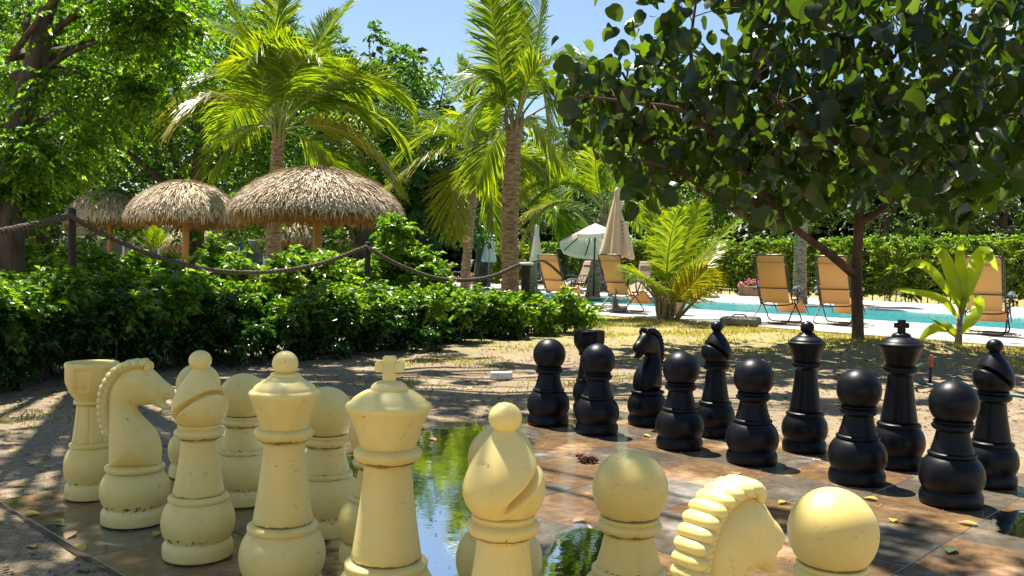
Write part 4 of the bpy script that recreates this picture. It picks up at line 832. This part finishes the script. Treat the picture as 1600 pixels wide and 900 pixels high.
for (a, u_, v_, rz, lb) in ((722, 0, 21.5, 2.0, 'beige lounger left of the white closed umbrellas'), (905, 0, 21.4, 2.2, 'beige lounger between the two left orange loungers, across the pool'), (1003, 0, 21.5, 2.7, 'beige lounger behind the orange one under the beige umbrella'), (1066, 0, 21.2, 3.0, 'beige lounger behind the young palm'), (838, 0, 22, 2.3, 'beige lounger under the right white closed umbrella')):
    d = ray(a, 440); Y = v_/(PV[1]+PV[0]*d[0]/d[1]); X = Y*d[0]/d[1]; lounger(lb, (X, Y, .032), rz, M_BEIGE, GB)

# ------------------------------------------------------------------ umbrellas
M_WHITEC = fabric('white_canvas', (.86, .82, .76)); M_BEIGEC = fabric('beige_canvas', (.72, .60, .46)); M_TANC = fabric('tan_canvas', (.55, .45, .38)); M_CREAMC = fabric('cream_canvas', (.80, .73, .60)); M_POLE = mat('grey_pole', (.25, .24, .23), .4, .6)
M_INK = mat('dark_print', (.10, .07, .06), .8)
def closed_umbrella(label, px, Y, top, low, hw, mt, seed, letters=False):
    r = np.random.default_rng(seed); X = at(px, 400, Y)[0]; zt = at(px, top, Y)[2]; zl = at(px, low, Y)[2]; Rb = hw*Y/FPX; t = thing('closed_umbrella', label, 'umbrella', (X, Y, 0), r.uniform(0, .5), 'closed pool umbrellas')
    m_ = MB(); tube(m_, [(0, 0, .02), (0, 0, zt+.06)], .022, 8); m_.build('pole', M_POLE, t); H = zt-zl
    prof = chaikin(np.array([(.0, zt), (.05, zt-.02), (.075, zt-.10), (.062, zt-.20), (Rb*.42, zt-.35*H), (Rb*.72, zt-.7*H), (Rb, zl+.03), (Rb*.92, zl), (Rb*.3, zl+.06)]), 2); mb = lathe(MB(), prof, 72); V = mb.v[0]; a = np.arctan2(V[:, 1], V[:, 0]); u = np.clip((zt-V[:, 2])/H, 0, 1)
    f = 1+.30*u**.5*(np.abs(np.sin(a*4+.5*np.sin(a)+r.uniform(0, 3)))**.7-.55); V[:, 0] *= f; V[:, 1] *= f; V[:, 2] += .05*u**3*np.sin(a*4); mb.build('canopy', mt, t)
    m_ = MB(); lathe(m_, [(0, .03), (.24, .03), (.25, .06), (.22, .10), (.05, .12), (.045, .28), (0, .28)], 20); m_.build('foot', M_POLE, t)
    if letters:
        for q in range(7):
            z = zl+.16*H+q*.056*H; rr = np.interp(z, prof[::-1, 1], prof[::-1, 0])*1.06; m_ = MB(); az = -1.15-t.rotation_euler.z
            for e in range(2): box(m_, (rr*math.cos(az), rr*math.sin(az), z+(e-.5)*.018*H), (.012, .045-.012*((q+e) % 2), .008*H+.006), ax=axes(az))
            m_.build('print_mark', M_INK, t, smooth=False)
closed_umbrella('closed beige umbrella above the orange lounger, with dark print', 963, 17.2, 292, 402, 26, M_BEIGEC, 301, True)
closed_umbrella('closed white umbrella just right of the central palm trunk', 838, 26.5, 351, 409, 10, M_WHITEC, 302)
closed_umbrella('closed white umbrella left of the central palm trunk', 764, 33, 351, 408, 11, M_WHITEC, 303)
closed_umbrella('closed tan umbrella above the tall bush', 661, 36, 313, 405, 11, M_TANC, 304)
# open umbrella
Y = 24; c = at(930, 350, Y); t = thing('open_umbrella', 'open cream umbrella behind the closed beige one', 'umbrella', (c[0], Y, 0)); zr = at(930, 384, Y)[2]; za = at(930, 349, Y)[2]; Rr = 57*Y/FPX
TL = np.array([[1, 0, 0.0], [0, .95, -.30], [0, .30, .95]])
def tl(V): return (np.asarray(V)-[0, 0, za])@TL+[0, 0, za]
A_ = np.arange(8)*np.pi/4+.2
for q in range(8):
    a0, a1 = A_[q], A_[q]+np.pi/4; V = []; n = 6
    for u in np.linspace(0.02, 1, n):
        for v in np.linspace(0, 1, 5):
            a = a0+(a1-a0)*v; cc = np.array([math.cos(a0), math.sin(a0)])*(1-v)+np.array([math.cos(a1), math.sin(a1)])*v; V.append((cc[0]*Rr*u, cc[1]*Rr*u, za-(za-zr)*u**1.08-.03*u*math.sin(np.pi*v)))
    i, j = np.meshgrid(np.arange(n-1), np.arange(4), indexing='ij'); b = (i*5+j).ravel(); mb = MB().add(tl(V), np.stack([b, b+5, b+6, b+1], -1)); e = np.array(V)[-5:]; mb.add(tl(np.vstack([e, e-[0, 0, .10]])), [[q2, q2+1, q2+6, q2+5] for q2 in range(4)]); mb.build('canopy_panel', M_CREAMC, t)
    m_ = MB(); tube(m_, tl([(math.cos(a0)*.03, math.sin(a0)*.03, za-.05), (math.cos(a0)*Rr*.5, math.sin(a0)*Rr*.5, za-(za-zr)*.45-.03), (math.cos(a0)*Rr*.98, math.sin(a0)*Rr*.98, zr-.01)]), .012, 5); m_.build('rib', M_BLACKTUBE, t)
m_ = MB(); tube(m_, [(0, 0, .02), (0, 0, za+.05)], .024, 8); m_.build('pole', M_BLACKTUBE, t)
m_ = MB(); lathe(m_, [(0, .03), (.26, .03), (.27, .06), (.05, .12), (0, .12)], 18); m_.build('foot', M_POLE, t)

# ------------------------------------------------------------------ small furniture of the pool side
M_BASEG = noisy('grey_ballast', (.10, .095, .09), (.22, .20, .18), 12, .85, .4)
def ballast(label, px, py, w_, h_):
    g = gnd(px, py, .03); t = thing('umbrella_weight', label, 'umbrella base', (g[0], g[1]+.3, .033), -.45, 'grey umbrella weights'); s_ = w_*g[1]/FPX; m_ = MB(); box(m_, (0, 0, h_/2), (s_, .5, h_), bev=.03); m_.build('slab', M_BASEG, t, smooth=False)
    m_ = MB(); tube(m_, smooth_path([(-.1, -.1, h_), (-.08, -.1, h_+.035), (.08, -.1, h_+.035), (.1, -.1, h_)], 10), .012, 6); m_.build('handle', M_BLACKTUBE, t)
ballast('grey umbrella weight under the lounger at the beige umbrella', 955, 486, 46, .10); ballast('dark grey weight left of the chair near the tree, on the deck edge', 1165, 508, 56, .11); ballast('flat dark weight across the pool left of the flower box', 1110, 466, 30, .08)
M_TERR = noisy('sandstone_block', (.36, .24, .15), (.52, .36, .23), 6, .85, .3)
g = gnd(1052, 494, .03); t = thing('stone_block', 'tan stone block table behind the young palm', 'block', (g[0]+.1, g[1]+.5, .033), -.3); m_ = MB(); box(m_, (0, 0, .2), (.36, .36, .4), bev=.01); m_.build('body', M_TERR, t, smooth=False); m_ = MB(); box(m_, (0, 0, .43), (.5, .5, .05), bev=.01); m_.build('slab_top', M_TERR, t, smooth=False)
M_PINK = leaf_mat('pink_petal', (.55, .10, .22), (.72, .22, .36), (.8, .45, .5), .3, .5, (1.2, 1, 1)); M_POT = noisy('planter_clay', (.16, .10, .06), (.27, .17, .10), 8, .9)
def planter(label, a, v_, w_, seed):
    r = np.random.default_rng(seed); d = ray(a, 450); Y = v_/(PV[1]+PV[0]*d[0]/d[1]); t = thing('flower_planter', label, 'planter', (Y*d[0]/d[1], Y, .033), math.atan2(PU[1], PU[0]), 'planters with pink flowers'); m_ = MB(); box(m_, (0, 0, .17), (w_, .4, .34), bev=.02); m_.build('box', M_POT, t, smooth=False)
    C = np.stack([r.uniform(-.5, .5, 16)*w_*.9, r.uniform(-.16, .16, 16), r.uniform(.36, .48, 16)], -1); f = MB(); foliage(f, C, .14, r, 10, 8, .06, .05); tag(f.build('flowers', M_PINK, t), kind='stuff'); f = MB(); foliage(f, C-[0, 0, .06], .14, r, 8, 8, .06, .04); tag(f.build('leaves', G_HEDGE, t), kind='stuff')
planter('long planter with pink flowers left of the orange lounger pair', 1178, 25.6, 1.0, 401); planter('planter with pink flowers between the two left orange loungers', 935, 24.0, .55, 402); planter('planter with violet-pink flowers beyond the rope, under the left white umbrella', 746, 24.5, .6, 403)
# oval sign on the pale palm trunk
p = at(728, 373, 23.7); t = thing('oval_sign', 'small yellow oval sign on the thin pale palm trunk', 'sign', tuple(p)); m_ = MB(); s_ = MB(); lathe(s_, [(0, -.015), (.12, -.015), (.125, 0), (.12, .015), (0, .015)], 28); V = s_.v[0][:, [0, 2, 1]]*[1, 1, .72]; m_.add(V, s_.f[0][:, ::-1]); m_.build('plate', mat('yellow_sign', (.62, .42, .10), .5), t)
m_ = MB(); ring_ = np.linspace(0, 2*np.pi, 29); tube(m_, np.stack([.115*np.cos(ring_), 0*ring_-.018, .083*np.sin(ring_)], -1), .008, 5); m_.build('rim', mat('pale_rim', (.75, .65, .35), .5), t)
m_ = MB(); box(m_, (0, -.02, -.03), (.13, .008, .014)); box(m_, (-.02, -.02, .03), (.08, .008, .025)); m_.build('lettering', M_INK, t, smooth=False)

# ------------------------------------------------------------------ small things on the yard
g = gnd(783, 593, -.02); t = tag(lathe(MB(), chaikin(np.array([(0, 0), (.082, 0), (.086, .008), (.086, .05), (.08, .058), (.07, .055), (0, .055)]), 2), 32).build('drain_cap', mat('white_plastic_cap', (.74, .68, .56), .5), loc=(g[0], g[1]+.08, -.025)), 'round white plastic cap lying on the sandy yard', 'cap')
M_HOSE = mat('green_hose', (.03, .10, .085), .45)
m_ = MB(); tube(m_, smooth_path([gnd(1452, 600)+[0, 0, .16], gnd(1440, 604)+[0, 0, .17], gnd(1424, 606)+[0, 0, .12], gnd(1432, 600)+[0, 0, .02], gnd(1470, 604)+[0, 0, .0], gnd(1540, 612), gnd(1660, 628)], 60), .012, 8); tag(m_.build('garden_hose', M_HOSE), 'dark green garden hose looping behind the black king', 'hose')
g = gnd(1453, 604, -.02); t = thing('sprinkler', 'red topped garden sprinkler standing behind the black pieces', 'sprinkler', (g[0], g[1], -.03)); m_ = MB(); lathe(m_, [(0, 0), (.012, 0), (.012, .17), (0, .17)], 10); m_.build('stake', M_BLACKTUBE, t)
m_ = MB(); lathe(m_, chaikin(np.array([(0, .16), (.016, .16), (.02, .18), (.014, .20), (.024, .22), (.018, .255), (0, .26)]), 1), 12); m_.build('head', mat('red_nozzle', (.5, .10, .03), .5), t)
g = gnd(914, 722); t = MB(); r = np.random.default_rng(440)
for q in range(34): c = r.normal(size=3)*[.022, .022, .010]+[0, 0, .018]; ball(t, c*.8, r.uniform(.008, .012), 8, 5)
tag(t.build('seed_cluster', mat('brown_seed', (.16, .06, .03), .7), loc=(g[0], g[1], .004)), 'small red-brown cluster of seeds lying on the wet tiles', 'seed cluster')
# fallen leaves
M_FALL = leaf_mat('fallen_leaf', (.42, .30, .04), (.52, .40, .06), (.36, .24, .09), .2, .6, (1.2, 1.1, .6)); M_FALLG = mat('green_fallen_leaf', (.10, .15, .04), .6); M_FALLB = mat('brown_fallen_leaf', (.22, .13, .06), .7)
def fl_mesh(m, s_):
    u = np.linspace(0, 1, 7); hw = .28*np.sin(np.pi*u)**.8+.005; V = np.vstack([np.stack([u-.5, hw, .10*hw+.06*np.sin(u*4)], -1), np.stack([u-.5, 0*u, .0+.06*np.sin(u*4)], -1), np.stack([u-.5, -hw, .16*hw+.06*np.sin(u*4)], -1)]); i = np.arange(6); return MB().add(V*s_, np.vstack([np.stack([i, i+1, i+8, i+7], -1), np.stack([i+7, i+8, i+15, i+14], -1)])).mesh('fallen_leaf', m)
FM = [fl_mesh(M_FALL, .06), fl_mesh(M_FALLG, .06), fl_mesh(M_FALLB, .055)]
spots = [(30, 758, 0, 'yellow leaf beside the far left corner of the board'), (50, 805, 0, 'yellow leaf left of the board edge, upper'), (92, 818, 0, 'folded yellow leaf against the board edge'), (50, 853, 0, 'bright yellow leaf alone on the dark soil at lower left'), (125, 858, 0, 'crumpled yellow leaf near the board edge, lower left'), (88, 822, 1, 'small green leaf by the board edge'), (130, 890, 1, 'green leaf at the bottom edge, lower left'), (165, 886, 0, 'pale yellow leaf by the board edge at the bottom'), (72, 645, 0, 'yellow leaf on the shaded soil at the left, far'), (22, 705, 0, 'yellow leaf in the sunlit patch at the left edge'), (245, 836, 0, 'yellow leaf between the cream knight and bishop'), (110, 838, 2, 'brown leaf scrap by the board edge'), (440, 700, 2, 'brown leaf behind the cream queen'), (695, 553, 0, 'yellow leaf on the sunny sand behind the cream king'), (676, 584, 1, 'green leaf on the sand right of the king cross'), (706, 616, 2, 'brown leaf at the shade edge before the white cap'), (828, 592, 0, 'yellow leaf right of the white cap'), (733, 606, 0, 'yellow leaf left of the white cap'), (675, 688, 2, 'brown leaf floating on the large puddle'), (1395, 815, 0, 'yellow leaf on the rust tile below the largest black pawn, left'), (1420, 819, 2, 'brown curled leaf on the rust tile below the largest black pawn'), (1512, 820, 0, 'pale curled leaf right of the largest black pawn'), (1360, 781, 0, 'yellow scrap before the black pawn near the king'), (1150, 742, 2, 'brown leaf before the black pawn by the queen'), (1125, 752, 2, 'brown leaf above the back-turned cream knight'), (1225, 787, 0, 'orange-yellow leaf between cream knight and nearest cream pawn'), (1010, 682, 0, 'pale leaf on the tiles by the black knight'), (1485, 862, 1, 'green scrap on the grey tile at lower right'), (645, 665, 2, 'brown leaf at the far rim of the large puddle'), (905, 815, 2, 'brown leaf in the smaller puddle'), (575, 640, 2, 'brown leaf left of the king, in the shade'), (1265, 640, 2, 'brown leaf behind the black queen'), (1110, 610, 0, 'yellow leaf on the sand behind the black bishop'), (770, 545, 0, 'yellow leaf on the sand near the hedge gap')]
onb = inside(np.array([gnd(a, b)[:2] for a, b, _, _ in spots]), np.array([sqc(-.5, -.5), sqc(7.5, -.5), sqc(7.5, 7.5), sqc(-.5, 7.5)]))
for q, (a, b, kd, lb) in enumerate(spots):
    g = gnd(a, b); zz = .006 if onb[q] else float(ground_z(g[0], g[1]))+.006
    if not onb[q]: g = gnd(a, b, zz)
    o = link('fallen_leaf', FM[kd], None, (g[0], g[1], zz)); o.rotation_euler = (rng.uniform(-.15, .15), rng.uniform(-.2, .1), rng.uniform(0, 6.28)); o.scale = [rng.uniform(.75, 1.25)*(1+max(0, g[1]-4)*.12)]*3; tag(o, lb, 'leaf', 'fallen leaves')
# litter, pebbles, grass
r = np.random.default_rng(450); n = 14000; Yv = r.uniform(1.6, 12, n); Xv = r.uniform(-.75, .75, n)*Yv; v = Xv*PV[0]+Yv*PV[1]; ok = v < 11.3
g2 = np.stack([Xv, Yv], -1); ok &= ~inside(g2, np.array([sqc(-.56, -.56), sqc(7.56, -.56), sqc(7.56, 7.56), sqc(-.56, 7.56)])); Xv, Yv = Xv[ok], Yv[ok]; n = len(Xv)
P = np.stack([Xv, Yv, ground_z(Xv, Yv)+.004], -1); a = r.uniform(0, 6.28, n); mb = MB(); s_ = r.uniform(.008, .03, n)*(1+(Yv > 5)*.5); leaf_faces(mb, P, np.stack([np.cos(a), np.sin(a), .12+0*a], -1), np.tile([0, 0, 1.], (n, 1))+.25*rdir(n, r), s_, s_*.45)
tag(mb.build('leaf_litter', leaf_mat('litter', (.07, .045, .025), (.18, .12, .06), (.45, .36, .20), .15, .8, (1.2, 1.1, .8))), 'small dry leaf litter strewn over the sandy yard', kind='stuff')
n = 700; c = r.uniform(0, 1, (n, 2)); P = sqc(0, 0)+(c[:, :1]*8-.5)*BI+(c[:, 1:]*8-.5)*BJ; P = np.column_stack([P, np.full(n, .0065)]); a = r.uniform(0, 6.28, n); mb = MB(); s_ = r.uniform(.004, .016, n); leaf_faces(mb, P, np.stack([np.cos(a), np.sin(a), .1+0*a], -1), np.tile([0, 0, 1.], (n, 1)), s_, s_*.4)
tag(mb.build('board_litter', leaf_mat('board_crumbs', (.03, .02, .012), (.08, .05, .03), (.4, .3, .12), .1, .8)), 'crumbs of dry leaf scattered over the slate tiles', kind='stuff')
def grass(n, fx, hh, name, label, cols, seed):
    r = np.random.default_rng(seed); pts = fx(r, n); n = len(pts); P = np.column_stack([pts, ground_z(pts[:, 0], pts[:, 1])-.004]); d = nrm(np.stack([r.normal(size=n)*.5, r.normal(size=n)*.5, np.ones(n)], -1)); h = r.uniform(.4, 1.2, n)*hh; mb = MB(); side = nrm(np.stack([r.normal(size=n), r.normal(size=n)*.3, 0*h], -1)); w_ = (.006*(1+pts[:, 1]*.03))[:, None]
    tip = P+d*h[:, None]+np.stack([r.normal(size=n), r.normal(size=n), 0*h], -1)*h[:, None]*.25; V = np.stack([P-side*w_, P+side*w_, tip], 1).reshape(-1, 3); mb.add(V, np.arange(n)[:, None]*3+[0, 1, 2]); tag(mb.build(name, leaf_mat(name+'_blade', *cols, .4, .6)), label, kind='stuff')
def fx_band(r, n):
    Y = r.uniform(8.2, 16.5, n*3); X = r.uniform(-.1, .62, n*3)*Y; v = X*PV[0]+Y*PV[1]; m_ = (v < 11.5) & (v > 7.2) & (fnoise(X, Y, 3, 9)+.35*r.normal(size=n*3)+(v-9.8)*.35 > -.05); return np.column_stack([X[m_], Y[m_]])[:n]
grass(17000, fx_band, .055, 'dry_grass', 'thin yellow-green grass along the pool deck', ((.20, .19, .05), (.34, .31, .09), (.46, .40, .16)), 461)
def fx_tuft(r, n):
    c = np.array([gnd(a, b)[:2] for a, b in ((690, 560), (735, 560), (640, 565), (800, 545), (850, 540), (1000, 560), (1080, 570), (1180, 580), (870, 600), (980, 590), (560, 640), (10, 650), (440, 600), (620, 600), (760, 570))]); k = r.integers(0, len(c), n); return c[k]+r.normal(size=(n, 2))*[.16, .16]
grass(1500, fx_tuft, .045, 'grass_tufts', 'sparse grass tufts on the sandy yard', ((.16, .18, .04), (.30, .28, .08), (.42, .36, .14)), 462)
